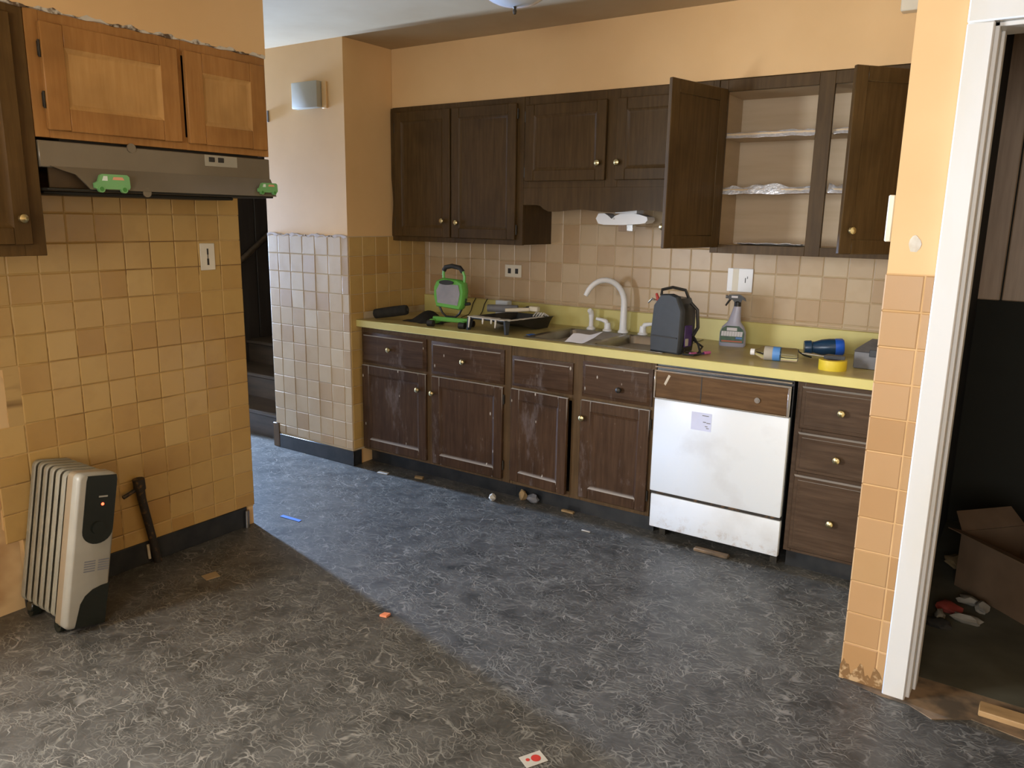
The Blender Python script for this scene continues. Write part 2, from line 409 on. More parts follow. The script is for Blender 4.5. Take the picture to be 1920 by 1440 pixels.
# back wall
B().box((0, -.0042, .99), (XP, .002, 1.66)).build('grout_bed', 'grout', wb)
bz = [.996, 1.0151] + [1.0151 + P * k for k in range(1, 7)]
tile_grid(wb, FY(0), 'y', lines(.002, XP - .002, 1.9009 - 17 * P), bz, 'tile_beige', lambda u, z: (u < .93 or u > 2.0) and z > 1.345)
# column: front and side
B().box((-.694, YC - .0042, .09), (-.002, YC + .002, 1.365)).box((-.006, YC, .09), (.0008, 0, 1.365)).build('grout_bed', 'grout', wc)
cz = [.1] + [1.2515 - P * k for k in range(10, -1, -1)] + [1.362]
tile_grid(wc, FY(YC), 'y', lines(-.695, .002, -.6018), cz, 'tile_beige')
tile_grid(wc, FX(-.003), 'x', [YC + .001] + [YC + .108 + P * k for k in range(0, 5)] + [-.008], cz, 'tile_tan', lambda u, z: z < .9 and u > -.52)
b = B()
prev = None; loop = []
for k in range(29):
    x = -.695 + .69 * k / 28; zt = 1.367 + .005 * math.sin(k * .8) + .003 * math.sin(k * 2.9); loop.append((x, zt))
b.loft([[Vector((x, YC - .0005, 1.352)), Vector((x, YC - .0072, 1.352 + .008 * (k % 3))), Vector((x, YC - .0072, zt)), Vector((x, YC - .0005, zt + .004))] for k, (x, zt) in enumerate(loop)])
b.build('ragged_paint_edge', 'ragged_lilac', wc)
# partition end
B().box((XP + .001, YP - .0046, 0), (3.05, YP + .002, 1.338)).build('grout_bed', 'grout_peach', wp)
pz = [.004] + [1.3367 - P * k for k in range(12, -1, -1)]
tile_grid(wp, FY(YP), 'y', [XP - .004, XP + .104, 3.052], pz, 'tile_peach')
b = B(); loop = [(XP - .004 + .136 * k / 16, .05 + .022 * math.sin(k * 1.1) + .012 * math.sin(k * 2.7)) for k in range(17)]
b.prism([(x, YP - .0066, z) for x, z in loop] + [(XP + .132, YP - .0066, .001), (XP - .004, YP - .0066, .001)], (0, -.0012, 0)).build('damp_stain', 'damp_brown', wp)
B().blob((2.985, YP - .001, 1.425), (.016, .002, .024), 3, .3).build('filler_patch', 'ragged_white', wp)
B().box((XP - .02, -1.31, 1.43), (XP - .002, -1.22, 1.565), .003).build('switch_plate', 'ivory', None, 'ivory switch plate on the edge of the peach tiled wall end', 'switch plate')
# base boards
struct('baseboard_column', 'black_vinyl', ((-.66, YC - .012, 0), (.010, YC - .001, .092)), ((-.001, YC - .01, 0), (.010, -.62, .092)), bev=.002)
struct('baseboard_left', 'black_vinyl', ((XL, -2.66, 0), (XL + .012, -1.655, .098)), bev=.002)
struct('trim_1', 'wood_frame', ((-.722, YC - .012, 0), (-.662, YC + .08, .16)), bev=.004)
# doorway trim
struct('trim_2', 'trim_white', ((3.050, -1.347, 0), (3.116, YP + .001, 2.012)), bev=.004)
struct('trim_3', 'trim_white', ((3.050, -1.347, 2.012), (4.14, YP + .001, 2.085)), bev=.004)
struct('trim_4', 'trim_white', ((4.066, -1.347, 0), (4.14, YP + .001, 2.012)), bev=.004)
struct('trim_5', 'trim_white', ((3.113, -1.322, 0), (3.127, -1.2, 2.012)), ((3.127, -1.262, 0), (3.137, -1.2, 2.0)), ((3.113, -1.322, 2.0), (4.066, -1.2, 2.012)), bev=.002)
# threshold
b = B().prism([(x, y, .0005) for x, y in ((2.93, -1.335), (3.05, -1.36), (3.13, -1.36), (3.20, -1.40), (3.30, -1.33), (3.5, -1.36), (4.0, -1.33), (4.0, -1.15), (3.12, -1.15), (3.12, -1.32), (2.93, -1.322))], (0, 0, .003))
b.build('bare_subfloor', 'subfloor', floor)
B().box((3.315, -1.30, .003), (4.06, -1.235, .022), .003).build('threshold_board', 'bare_wood', None, 'pale bare wood threshold board lying across the dark doorway', 'threshold')

# ------------------------------------------------------------------ cabinets
def gbox(b, F, u0, u1, z0, z1, d0, d1, bev=0, seg=1): return b.box(F(u0, z0, d0), F(u1, z1, d1), bev, seg)
def knob(parent, F, u, z, d, mat='brass', r=.016):
    o = F(u, z, d); ax = F(u, z, d + 1) - o
    return B().lathe([(.006, -.002), (.006, .010), (r * .8, .014), (r, .020), (r * .85, .027), (r * .4, .031), (.001, .032)], o, ax, 16).build('knob', mat, parent)
def hinge(parent, F, u, z, d):
    return B().box(F(u - .004, z - .022, d), F(u + .004, z + .022, d + .006), .001).cyl(F(u, z - .026, d + .006), F(u, z + .026, d + .006), .004, n=8).build('hinge', 'iron', parent)
def panel_door(parent, F, u0, u1, z0, z1, d=0, th=.019, st=.055, mf='wood_dark', mpn='wood_dark', kn=None, hs=None, bead=True, name='door'):
    b = B()
    gbox(b, F, u0, u0 + st, z0, z1, d, d + th, .003); gbox(b, F, u1 - st, u1, z0, z1, d, d + th, .003)
    gbox(b, F, u0 + st - .001, u1 - st + .001, z0, z0 + st, d, d + th - .0006, .003); gbox(b, F, u0 + st - .001, u1 - st + .001, z1 - st, z1, d, d + th - .0006, .003)
    dr = b.build(name, mf, parent)
    a0, a1, c0, c1 = u0 + st - .002, u1 - st + .002, z0 + st - .002, z1 - st + .002; q = .016
    rect = lambda i, dd: [F(a0 + i, c0 + i, dd), F(a1 - i, c0 + i, dd), F(a1 - i, c1 - i, dd), F(a0 + i, c1 - i, dd)]
    B().loft([rect(0, d + .002), rect(0, d + th - .001), rect(q, d + th - .010), rect(q + .001, d + th - .010)]).build('panel', mpn, dr)
    if kn: knob(dr, F, kn[0], kn[1], d + th, *(kn[2:] if len(kn) > 2 else ()))
    for h in hs or (): hinge(dr, F, h[0], h[1], d + .004)
    return dr
def slab_front(parent, F, u0, u1, z0, z1, d=0, th=.02, bev=.02, mat='wood_base_h', kn=None, name='drawer_front'):
    rect = lambda i, dd: [F(u0 + i, z0 + i, dd), F(u1 - i, z0 + i, dd), F(u1 - i, z1 - i, dd), F(u0 + i, z1 - i, dd)]
    dr = B().loft([rect(0, d), rect(0, d + th * .45), rect(bev * .75, d + th * .8), rect(bev, d + th)]).build(name, mat, parent)
    if kn: knob(dr, F, kn[0], kn[1], d + th, *(kn[2:] if len(kn) > 2 else ()))
    return dr
def carcass(parent, F, u0, u1, z0, z1, depth, mat, inner=None, t=.016):
    """open box behind the face: sides, top, bottom, back"""
    b = B()
    for x in (u0, u1 - t): gbox(b, F, x, x + t, z0, z1, -depth, -.019)
    for z in (z0, z1 - t): gbox(b, F, u0 + t, u1 - t, z, z + t, -depth, -.019)
    gbox(b, F, u0 + t, u1 - t, z0 + t, z1 - t, -depth, -depth + .008)
    return b.build('carcass', mat, parent)
def face_frame(parent, F, u0, u1, z0, z1, stiles, rails, mat, t=.019):
    b = B()
    for a, c in stiles: gbox(b, F, a, c, z0, z1, -t, 0, .0015)
    for s0, s1, a, c in rails: gbox(b, F, s0, s1, a, c, -t, -.0005, .001)
    return b.build('face_frame', mat, parent)

UF = FY(-.305)
# upper unit 1: two tall doors
c = thing('upper_cabinet', 'dark brown upper wall cabinet with two tall closed doors in the corner', 'cabinet', (.475, -.15, 1.338))
carcass(c, UF, .004, .945, 1.34, 2.104, .298, 'wood_dark')
face_frame(c, UF, .004, .945, 1.338, 2.104, ((.012, .05), (.445, .48), (.895, .945)), ((.05, .445, 1.338, 1.378), (.48, .895, 1.338, 1.378), (.05, .445, 2.06, 2.104), (.48, .895, 2.06, 2.104)), 'wood_dark')
panel_door(c, UF, .038, .456, 1.366, 2.074, 0, kn=(.412, 1.46), hs=((.034, 1.45), (.034, 1.99)))
panel_door(c, UF, .466, .905, 1.366, 2.074, 0, kn=(.515, 1.452), hs=((.909, 1.42), (.909, 2.02)))
# scribe strip with wavy edge between the cabinet and the column
B().prism([UF(.014, 1.34, .001), UF(.014, 2.10, .001)] + [UF(-.002 + .006 * math.sin(z * 9) + .004 * math.sin(z * 21), z, .001) for z in [2.10 - k * .04 for k in range(20)]], (0, .012, 0)).build('scribe_strip', 'wood_dark', c)
# upper unit 2: short doors and valance over the sink
c = thing('upper_cabinet', 'short dark brown wall cabinet over the sink with scalloped valance', 'cabinet', (1.47, -.15, 1.51))
carcass(c, UF, .946, 1.994, 1.64, 2.102, .298, 'wood_dark')
face_frame(c, UF, .946, 1.994, 1.64, 2.102, ((.946, .975), (1.43, 1.50), (1.965, 1.994)), ((.975, 1.43, 1.64, 1.69), (1.50, 1.965, 1.64, 1.69), (.975, 1.43, 2.045, 2.102), (1.50, 1.965, 2.045, 2.102)), 'wood_dark')
panel_door(c, UF, .962, 1.438, 1.674, 2.058, 0, kn=(1.405, 1.757), hs=((.957, 1.72), (.957, 2.0)))
panel_door(c, UF, 1.492, 1.972, 1.674, 2.058, 0, kn=(1.512, 1.757))
vp = [(.946, 1.64), (.946, 1.525)]
for k in range(41):
    u = .946 + 1.048 * k / 40; s = min(u - .946, 1.994 - u)
    z = 1.552 if s < .10 else (1.552 - .034 * math.sin(min(1, (s - .10) / .07) * math.pi / 2) if s < .17 else 1.518 + .006 * (1 - math.cos((s - .17) / .35 * 2 * math.pi)))
    vp.append((u, z))
vp += [(1.994, 1.64)]
del vp[1]
B().prism([UF(u, z, -.001) for u, z in vp], (0, .018, 0)).build('valance', 'wood_dark', c)
# upper unit 3: open
c = thing('upper_cabinet', 'dark brown wall cabinet with open doors and foil lined shelves', 'cabinet', (2.45, -.15, 1.338))
b = B()
for x in (1.996, 2.906): gbox(b, UF, x, x + .012, 1.34, 2.10, -.298, -.019)
gbox(b, UF, 2.008, 2.906, 2.052, 2.064, -.298, -.019); gbox(b, UF, 2.008, 2.906, 1.362, 1.376, -.298, -.019); gbox(b, UF, 2.008, 2.906, 1.376, 2.052, -.298, -.29)
b.build('carcass', 'cabinet_inside', c)
B().box((1.9955, -.286, 1.338), (2.9175, -.004, 1.3615)).build('underside', 'wood_dark', c)
face_frame(c, UF, 1.996, 2.918, 1.338, 2.10, ((1.996, 2.034), (2.425, 2.489), (2.88, 2.918)), ((2.034, 2.425, 1.338, 1.377), (2.489, 2.88, 1.338, 1.377), (2.034, 2.425, 2.05, 2.10), (2.489, 2.88, 2.05, 2.10)), 'wood_dark')
for zt in (1.878, 1.634):
    B().box((2.009, -.278, zt - .022), (2.905, -.02, zt - .006), .001).build('shelf', 'cabinet_inside', c)
LEFT = FY(0)
for nm, hx, ang, sgn in (('l', 2.032, 257, 1), ('r', 2.893, 230, 1)):
    b = B(); a = R(ang); wd_ = .412 if nm == 'l' else .408
    # door built around its hinge: u runs from hinge to free edge, outer face is +-d
    F0 = FY(0)
    outer = -1 if nm == 'l' else 1
    st = .055; z0, z1 = 1.364, 2.058
    def bx(bb, u0, u1, za, zb, d0, d1, bev=.003): bb.box((u0, d0, za), (u1, d1, zb), bev)
    bx(b, 0, st, z0, z1, -.0095, .0095); bx(b, wd_ - st, wd_, z0, z1, -.0095, .0095)
    bx(b, st - .001, wd_ - st + .001, z0, z0 + st, -.009, .009); bx(b, st - .001, wd_ - st + .001, z1 - st, z1, -.009, .009)
    me = b.mesh('door', 'wood_dark')
    d = bpy.data.objects.new('door', me); COL.objects.link(d); d.parent = c
    d.location = Vector((hx, -.322, 0)) - ORG[c.name]; d.rotation_euler = (0, 0, a); ORG[d.name] = Vector()
    B().box((st - .003, -.004, z0 + st - .003), (wd_ - st + .003, .004, z1 - st + .003)).build('panel', 'wood_dark', d)
    o = (wd_ - .035, .0095 if nm == 'l' else .0095, 1.455)
    # outer face: for the left leaf rotated 257 deg local -y looks right (inside), +y looks left (outside)
    s = -1 if nm == 'l' else 1
    ydir = s
    B().lathe([(.006, -.002), (.006, .010), (.013, .014), (.016, .020), (.0136, .027), (.006, .031), (.001, .032)], (wd_ - .035, .0095 * ydir, 1.455), (0, ydir, 0), 16).build('knob', 'brass', d)
    for hz in (1.43, 1.99): B().cyl((-.004, 0, hz - .025), (-.004, 0, hz + .025), .005, n=8).build('hinge', 'iron', d)
# foil on the shelves
for x0, x1 in ((2.012, 2.42), (2.494, 2.90)):
    for zt, wv in ((1.873, .008), (1.629, .022)):
        x0_ = x0
        def fo(s, t, x0=x0, x1=x1, zt=zt, wv=wv):
            y = -.287 + .26 * t; x = x0 + (x1 - x0) * s
            k = noise.noise(Vector((x * 14, y * 14, zt * 9)))
            z = zt + abs(k) * wv * (1 + 1.5 * math.exp(-t * 6))
            if t < .01: z = zt - .022 + .006 * k
            elif t < .09: z = max(z, zt + .002)
            return (x, y if t > .01 else -.291, z)
        B().sheet(fo, 22, 12, .0006).build('foil_liner', 'foil', None, ('shiny foil crumpled on the %s shelf behind the %s open cabinet door' % ('upper' if zt > 1.8 else 'middle', 'left' if x0 < 2.3 else 'right')), 'foil', 'foil shelf liners')
def fo(s, t):
    x = 2.10 + .30 * s; y = -.275 + .20 * t
    return (x, y, 1.3775 + .012 * abs(noise.noise(Vector((x * 17, y * 17, 3)))) + .010 * math.exp(-((t - .1) / .15) ** 2))
B().sheet(fo, 18, 10, .0006).build('foil_liner', 'foil', None, 'foil strip lying on the bottom of the open cabinet', 'foil', 'foil shelf liners')

# base units
BF = FY(-.600)
def toe(c, x0, x1): B().box((x0, -.535, .0), (x1, -.52, .094)).build('toe_kick', 'black_vinyl', c)
c = thing('base_cabinet', 'scuffed dark brown base cabinet with two knobbed drawers beside the corner', 'cabinet', (.545, -.3, 0))
carcass(c, BF, .012, 1.086, .094, .845, .585, 'wood_base'); toe(c, .012, 1.086)
face_frame(c, BF, .012, 1.086, .094, .845, ((.012, .035), (.505, .568), (1.035, 1.086)), ((.035, .505, .094, .125), (.568, 1.035, .094, .125), (.035, .505, .60, .645), (.568, 1.035, .60, .645), (.035, .505, .80, .845), (.568, 1.035, .80, .845)), 'wood_frame')
slab_front(c, BF, .026, .519, .632, .815, kn=(.257, .731)); slab_front(c, BF, .556, 1.047, .628, .812, kn=(.793, .724))
panel_door(c, BF, .024, .518, .112, .619, mf='wood_base', mpn='wood_base', kn=(.472, .527))
panel_door(c, BF, .562, 1.043, .112, .617, mf='wood_base', mpn='wood_base', kn=(.578, .522), hs=((1.047, .19), (1.047, .55)))
c = thing('base_cabinet', 'paint flecked dark brown sink cabinet with one door ajar', 'cabinet', (1.49, -.3, 0))
carcass(c, BF, 1.088, 1.893, .094, .845, .585, 'wood_base'); toe(c, 1.088, 1.893)
face_frame(c, BF, 1.088, 1.893, .094, .845, ((1.088, 1.104), (1.452, 1.516), (1.868, 1.893)), ((1.104, 1.452, .094, .125), (1.516, 1.868, .094, .125), (1.104, 1.452, .60, .65), (1.516, 1.868, .60, .65), (1.104, 1.452, .79, .845), (1.516, 1.868, .79, .845)), 'wood_frame')
slab_front(c, BF, 1.098, 1.458, .632, .79, name='false_drawer'); slab_front(c, BF, 1.512, 1.880, .634, .81, kn=(1.722, .697, 'iron', .014), name='false_drawer')
panel_door(c, BF, 1.512, 1.877, .118, .619, mf='wood_base', mpn='wood_base', kn=(1.530, .531), hs=((1.881, .2), (1.881, .55)))
d3 = panel_door(c, BF, 1.097, 1.452, .118, .620, mf='wood_base', mpn='wood_base', hs=((1.094, .2), (1.094, .55)))
# swing that leaf a little open round its left edge
hv = Vector((1.097, -.600, 0)) - ORG[c.name]; ang = R(-4)
d3.matrix_local = Matrix.Translation(hv) @ Matrix.Rotation(ang, 4, 'Z') @ Matrix.Translation(-hv)
c = thing('base_cabinet', 'dark brown base cabinet with three moulded drawers next to the dishwasher', 'cabinet', (2.72, -.3, 0))
carcass(c, BF, 2.524, 2.916, .094, .845, .585, 'wood_drawer'); toe(c, 2.524, 2.916)
face_frame(c, BF, 2.524, 2.916, .094, .845, ((2.524, 2.555), (2.89, 2.916)), ((2.555, 2.89, .094, .12), (2.555, 2.89, .43, .47), (2.555, 2.89, .615, .65), (2.555, 2.89, .81, .845)), 'wood_drawer')
for z0, z1, kz in ((.642, .822, .734), (.456, .626, .538), (.108, .441, .263)):
    dr = slab_front(c, BF, 2.543, 2.905, z0, z1, th=.014, bev=.006, mat='wood_drawer', name='drawer_front')
    G = BF; rc = lambda i, dd: [G(2.543 + i, z0 + i, dd), G(2.905 - i, z0 + i, dd), G(2.905 - i, z1 - i, dd), G(2.543 + i, z1 - i, dd)]
    fld = B().loft([rc(.018, .013), rc(.020, .0165), rc(.026, .0165), rc(.050, .010), rc(.056, .012)]).build('moulding', 'wood_drawer', dr)
    knob(dr, BF, 2.708, kz, .012)

# dishwasher
c = thing('dishwasher', 'rust stained white dishwasher with brown wood grain control panel', 'dishwasher', (2.205, -.3, 0))
B().box((1.897, -.60, .09), (2.510, -.03, .842)).build('body', 'black_plastic', c)
for s in (1.93, 2.46): B().box((s, -.55, 0), (s + .03, -.50, .09)).build('foot', 'iron', c)
cp = B().box((1.905, -.632, .69), (2.497, -.60, .812), .003).build('control_panel', 'wood_panel_dw', c)
b = B().box((1.899, -.634, .829), (2.508, -.60, .836), .001).box((1.899, -.637, .811), (2.508, -.60, .819), .001).box((2.496, -.637, .687), (2.508, -.60, .8105), .001).box((1.899, -.637, .687), (1.906, -.60, .8105), .001).box((1.906, -.637, .684), (2.496, -.60, .691), .001)
b.build('chrome_frame', 'chrome', c)
B().cyl((2.372, -.632, .742), (2.372, -.640, .742), .012).cyl((2.372, -.640, .742), (2.372, -.644, .742), .006).build('dial_stub', 'steel', cp)
B().prism([(1.946, -.6325, .757), (1.954, -.6325, .750), (1.976, -.6325, .797), (1.966, -.6325, .801)], (0, -.001, 0)).build('paint_smear', 'ragged_white', cp)
B().box((2.12, -.6332, .692), (2.124, -.632, .811)).build('seam', 'socket_dark', cp)
B().box((1.902, -.630, .240), (2.508, -.601, .684), .006, 2).build('door_panel', 'appliance_white', c)
B().box((1.905, -.622, .226), (2.507, -.602, .240)).build('seal_strip', 'rust_pipe', c)
B().box((1.908, -.628, .062), (2.510, -.601, .226), .006, 2).build('access_panel', 'appliance_white', c)
no = B().box((2.085, -.6312, .568), (2.178, -.6302, .650)).build('paper_note', 'lilac_paper', None, 'small lilac paper note stuck on the white dishwasher door', 'note')
for u0, z0, wd2 in ((2.135, .636, .030), (2.140, .607, .014), (2.156, .604, .018), (2.150, .588, .012), (2.156, .580, .012)):
    B().box((u0, -.6318, z0), (u0 + wd2, -.6312, z0 + .0035)).build('ink_stroke', 'grey_case', no)

# countertop with a cut-out for the sink
SX0, SX1, SY0, SY1 = 1.165, 1.885, -.555, -.075; CT = .885
c = thing('countertop', 'long yellow laminate countertop with raised backsplash', 'countertop', (1.46, -.31, .845))
b = B()
for a, d in (((.006, -.612, .847), (SX0, -.022, CT)), ((SX1, -.612, .847), (2.916, -.022, CT)), ((SX0, -.612, .847), (SX1, SY0, CT)), ((SX0, SY1, .847), (SX1, -.022, CT))): b.box(a, d)
b.build('top_slab', 'laminate_top', c)
B().box((.004, -.636, .845), (2.9165, -.6115, CT + .0006), .002).build('front_edge', 'laminate_edge', c)
B().box((.004, -.0225, .846), (2.9165, -.0085, .994), .003).build('backsplash', 'laminate_edge', c)

# sink
c = thing('kitchen_sink', 'stainless steel double bowl sink set in the yellow countertop', 'sink', (1.525, -.315, .70))
ZR = CT + .0035
b = B()
X0, X1, Y0, Y1 = SX0 - .025, SX1 + .02, SY0 - .018, SY1 + .022
bowls = ((SX0 + .012, 1.507), (1.535, SX1 - .012))
BY0, BY1 = SY0 + .012, SY1 - .065
b.box((X0, Y0, CT + .0008), (X1, BY0, ZR), .001); b.box((X0, BY1, CT + .0008), (X1, Y1, ZR), .001)
b.box((X0, BY0, CT + .0008), (bowls[0][0], BY1, ZR)); b.box((bowls[0][1], BY0, CT + .0008), (bowls[1][0], BY1, ZR)); b.box((bowls[1][1], BY0, CT + .0008), (X1, BY1, ZR))
b.build('rim', 'steel', c)
for x0, x1 in bowls:
    lp = []
    for z, ins, r in ((ZR - .0005, 0, .03), (ZR - .006, .004, .03), (CT - .10, .010, .035), (CT - .155, .018, .04), (CT - .17, .045, .05)):
        lp.append([Vector((x, y, z)) for x, y in rrect(x0 + ins, x1 - ins, BY0 + ins, BY1 - ins, r)])
    bo = B().loft(lp, False, True).build('bowl', 'steel', c)
    B().lathe([(.001, 0), (.036, 0), (.04, .003), (.03, .004), (.001, .002)], ((x0 + x1) / 2, (BY0 + BY1) / 2, CT - .1705), (0, 0, 1), 16).build('drain', 'chrome', bo)
# faucet
FYY = -.100; fx = 1.470; FZ = ZR
c = thing('faucet', 'white gooseneck kitchen faucet with two lever handles behind the sink', 'faucet', (fx, FYY, FZ))
b = B().lathe([(.001, 0), (.028, 0), (.028, .006), (.022, .014), (.020, .02), (.001, .02)], (fx, FYY, FZ))
b.build('base', 'white_plastic', c)
pts = [(fx, FYY, FZ + .01), (fx, FYY, FZ + .06), (fx, FYY, FZ + .155)]; rr = [.021, .0195, .017]
for k in range(1, 15):
    a = math.pi * k / 14 * .86; q_ = .110 * (1 - math.cos(a)); pts.append((fx - .72 * q_, FYY - .69 * q_, FZ + .155 + .125 * math.sin(a))); rr.append(.0165 - .003 * k / 14)
b = B().tube(pts, rr, 12); b.build('spout', 'white_plastic', c)
e = Vector(pts[-1]); dv = (e - Vector(pts[-2])).normalized()
B().cyl(e - dv * .004, e + dv * .012, .0125, n=12).build('aerator', 'white_plastic', c)
for hx, s in ((1.376, -1), (1.585, 1)):
    h = B().lathe([(.001, 0), (.026, 0), (.026, .005), (.019, .012), (.017, .034), (.015, .044), (.001, .048)], (hx, FYY, FZ)).build('handle_base', 'white_plastic', c)
    B().tube([(hx, FYY, FZ + .03), (hx + s * .012, FYY, FZ + .052), (hx + s * .036, FYY - .004, FZ + .058), (hx + s * .066, FYY - .008, FZ + .062)], [.014, .013, .010, .0085], 10).build('lever', 'white_plastic', h)
sx = 1.275
c = thing('sink_sprayer', 'white side sprayer standing left of the faucet', 'sprayer', (sx, FYY, FZ))
B().lathe([(.001, 0), (.025, 0), (.025, .006), (.016, .016), (.001, .016)], (sx, FYY, FZ)).build('holder', 'white_plastic', c)
B().lathe([(.001, .014), (.013, .016), (.012, .05), (.015, .075), (.014, .085), (.001, .086)], (sx, FYY, FZ)).build('grip', 'white_plastic', c)
B().tube([(sx, FYY, FZ + .082), (sx - .002, FYY - .006, FZ + .097), (sx - .004, FYY - .018, FZ + .106)], [.014, .016, .013], 12).build('spray_head', 'white_plastic', c)

# --- wall plates
def outlet(nm, label, F, u, z, w2, h2, holes, mat='white_plastic'):
    o = B().box(F(u - w2 / 2, z - h2 / 2, .0068), F(u + w2 / 2, z + h2 / 2, .0125), .002).build(nm, mat, None, label, 'outlet' if 'outlet' in nm else 'switch')
    for (a, bq, ww, hh, mm) in holes: B().box(F(u + a - ww / 2, z + bq - hh / 2, .0122), F(u + a + ww / 2, z + bq + hh / 2, .0134), .0004).build('receptacle', mm, o)
    return o
outlet('wall_outlet', 'ivory outlet plate under the range hood on tan tiles', FX(XL), -1.781, 1.295, .072, .116, ((0, .022, .008, .026, 'socket_dark'), (.0, -.022, .010, .028, 'socket_dark'), (0, 0, .004, .02, 'socket_dark')), 'ivory')
outlet('wall_outlet', 'pale horizontal outlet plate with two dark sockets beneath corner cabinet', FY(0), .689, 1.174, .118, .074, ((-.026, 0, .022, .030, 'socket_dark'), (.026, 0, .022, .030, 'socket_dark')), 'ivory')
o = outlet('light_switch', 'double white switch and outlet plate above the spray bottle', FY(0), 2.056, 1.197, .128, .116, ((-.022, 0, .030, .112, 'ivory'), (.028, 0, .004, .024, 'socket_dark'), (.038, .014, .004, .012, 'grey_case')))

# --- under-cabinet opener
c = thing('jar_opener', 'white under cabinet can opener hanging beneath the valance', 'can opener', (1.49, -.21, 1.42))
OF = FY(-.235)
prof = [(1.352, 1.487), (1.366, 1.512), (1.40, 1.514), (1.425, 1.500), (1.442, 1.486), (1.462, 1.502), (1.49, 1.512), (1.56, 1.515), (1.60, 1.508), (1.638, 1.498), (1.642, 1.482), (1.63, 1.468), (1.60, 1.463), (1.50, 1.456), (1.40, 1.456), (1.366, 1.462)]
B().prism([OF(u, z, 0) for u, z in prof], (0, .09, 0)).build('body', 'white_plastic', c)
B().box((1.46, -.232, 1.514), (1.58, -.15, 1.64)).build('mount', 'white_plastic', c)
B().box((1.475, -.22, 1.425), (1.525, -.165, 1.458), .002).build('bracket', 'panel_brown', c)
B().box((1.530, -.238, 1.426), (1.566, -.20, 1.460), .002).build('cutter_block', 'chrome', c)
B().cyl((1.455, -.235, 1.488), (1.455, -.239, 1.488), .005, n=10).build('screw', 'steel', c)

# ------------------------------------------------------------------ left wall units
LF = FX(.566)
c = thing('hood_cabinet', 'honey wood wall cabinet with two pale panel doors above the range hood', 'cabinet', (.42, -2.125, 1.712))
carcass(c, LF, -2.586, -1.665, 1.716, 2.104, .303, 'wood_orange')
face_frame(c, LF, -2.586, -1.665, 1.714, 2.104, ((-2.586, -2.54), (-2.10, -2.045), (-1.70, -1.665)), ((-2.54, -2.10, 1.714, 1.76), (-2.045, -1.70, 1.714, 1.76), (-2.54, -2.10, 2.05, 2.104), (-2.045, -1.70, 2.05, 2.104)), 'wood_orange')
panel_door(c, LF, -2.548, -2.070, 1.738, 2.068, st=.072, mf='wood_orange', mpn='wood_pale', hs=((-2.552, 1.83), (-2.552, 1.985)))
panel_door(c, LF, -2.040, -1.682, 1.738, 2.068, st=.072, mf='wood_orange', mpn='wood_pale')
b = B()
b.loft([[Vector((.560, y, 2.100)), Vector((.5725, y, 2.101 + .003 * math.sin(y * 61))), Vector((.5730, y, 2.109 + .005 * math.sin(y * 47) + .004 * math.sin(y * 123))), Vector((.560, y, 2.112))] for y in [-3.2 + k * .01535 for k in range(101)]])
b.build('ragged_paint_edge', 'ragged_edge', c)
DF = FX(.568)
c = thing('tall_wall_cabinet', 'dark umber wall cabinet hanging at the left edge beside the range hood', 'cabinet', (.42, -2.9, 1.335))
carcass(c, DF, -3.3, -2.588, 1.337, 2.103, .303, 'wood_umber')
face_frame(c, DF, -3.3, -2.588, 1.335, 2.103, ((-3.3, -3.26), (-2.655, -2.588)), ((-3.26, -2.655, 1.335, 1.385), (-3.26, -2.655, 2.05, 2.103)), 'wood_umber')
panel_door(c, DF, -3.27, -2.635, 1.372, 2.075, mf='wood_umber', mpn='wood_umber', kn=(-2.668, 1.455))
# range hood
c = thing('range_hood', 'brown metal range hood mounted below the honey wood cabinet', 'range hood', (.44, -2.125, 1.545))
y0, y1 = -2.584, -1.668
B().box((XL + .008, y0, 1.62), (.572, y1, 1.704), .003).build('upper_band', 'hood_enamel', c)
# flared lower skirt: its left end is cut away in a curve
g = []
for k in range(25):
    y = y0 + .03 + (y1 - y0 - .03) * k / 24
    q = max(0, min(1, (y + 2.56) / .12)); zb = 1.553 if y > -2.449 else 1.628 - .038 * q ** .8
    fr = lambda z: .574 + .034 * min(1, max(0, (1.622 - z) / .07)) ** .8
    zs_ = [1.624, 1.622 - (1.622 - zb) * .33, 1.622 - (1.622 - zb) * .66, zb]
    g.append([Vector((fr(z), y, z)) for z in zs_] + [Vector((fr(z) - .006, y, z)) for z in reversed(zs_)])
B().loft(g).build('skirt', 'hood_enamel', c)
B().prism([(.560, y0 + .03, 1.62), (.560, y0 + .03, 1.556), (.560, -2.40, 1.556), (.560, -2.40, 1.62)], (-.006, 0, 0)).build('inner_panel', 'hood_inside', c)
B().prism([(.572, y1 + .0005, 1.622), (.604, y1 + .0005, 1.553), (XL + .01, y1 + .0005, 1.553), (XL + .01, y1 + .0005, 1.622)], (0, -.006, 0)).build('end_cap', 'hood_enamel', c)
B().box((XL + .009, y0 + .004, 1.546), (.598, y1 - .008, 1.5535), .002).build('underside', 'hood_dark', c)
B().box((XL + .012, -2.55, 1.534), (.50, -1.80, 1.547), .004).build('filter_tray', 'hood_dark', c)
sp = B().box((.5715, -1.975, 1.660), (.5735, -1.828, 1.702), .0008).build('switch_panel', 'panel_ivory', c)
for y in (-1.958, -1.917): B().box((.5733, y, 1.676), (.576, y + .026, 1.694), .001).build('switch', 'socket_dark', sp)
for y, z in ((-2.27, 1.702), (-2.24, 1.549)): B().cyl((.572 if z > 1.6 else .600, y, z), (.577 if z > 1.6 else .604, y, z), .016, n=14).build('knob', 'hood_enamel', c)
B().box((XL + .01, -2.5, 1.704), (.54, -1.70, 1.715)).build('mount_flange', 'hood_dark', c)
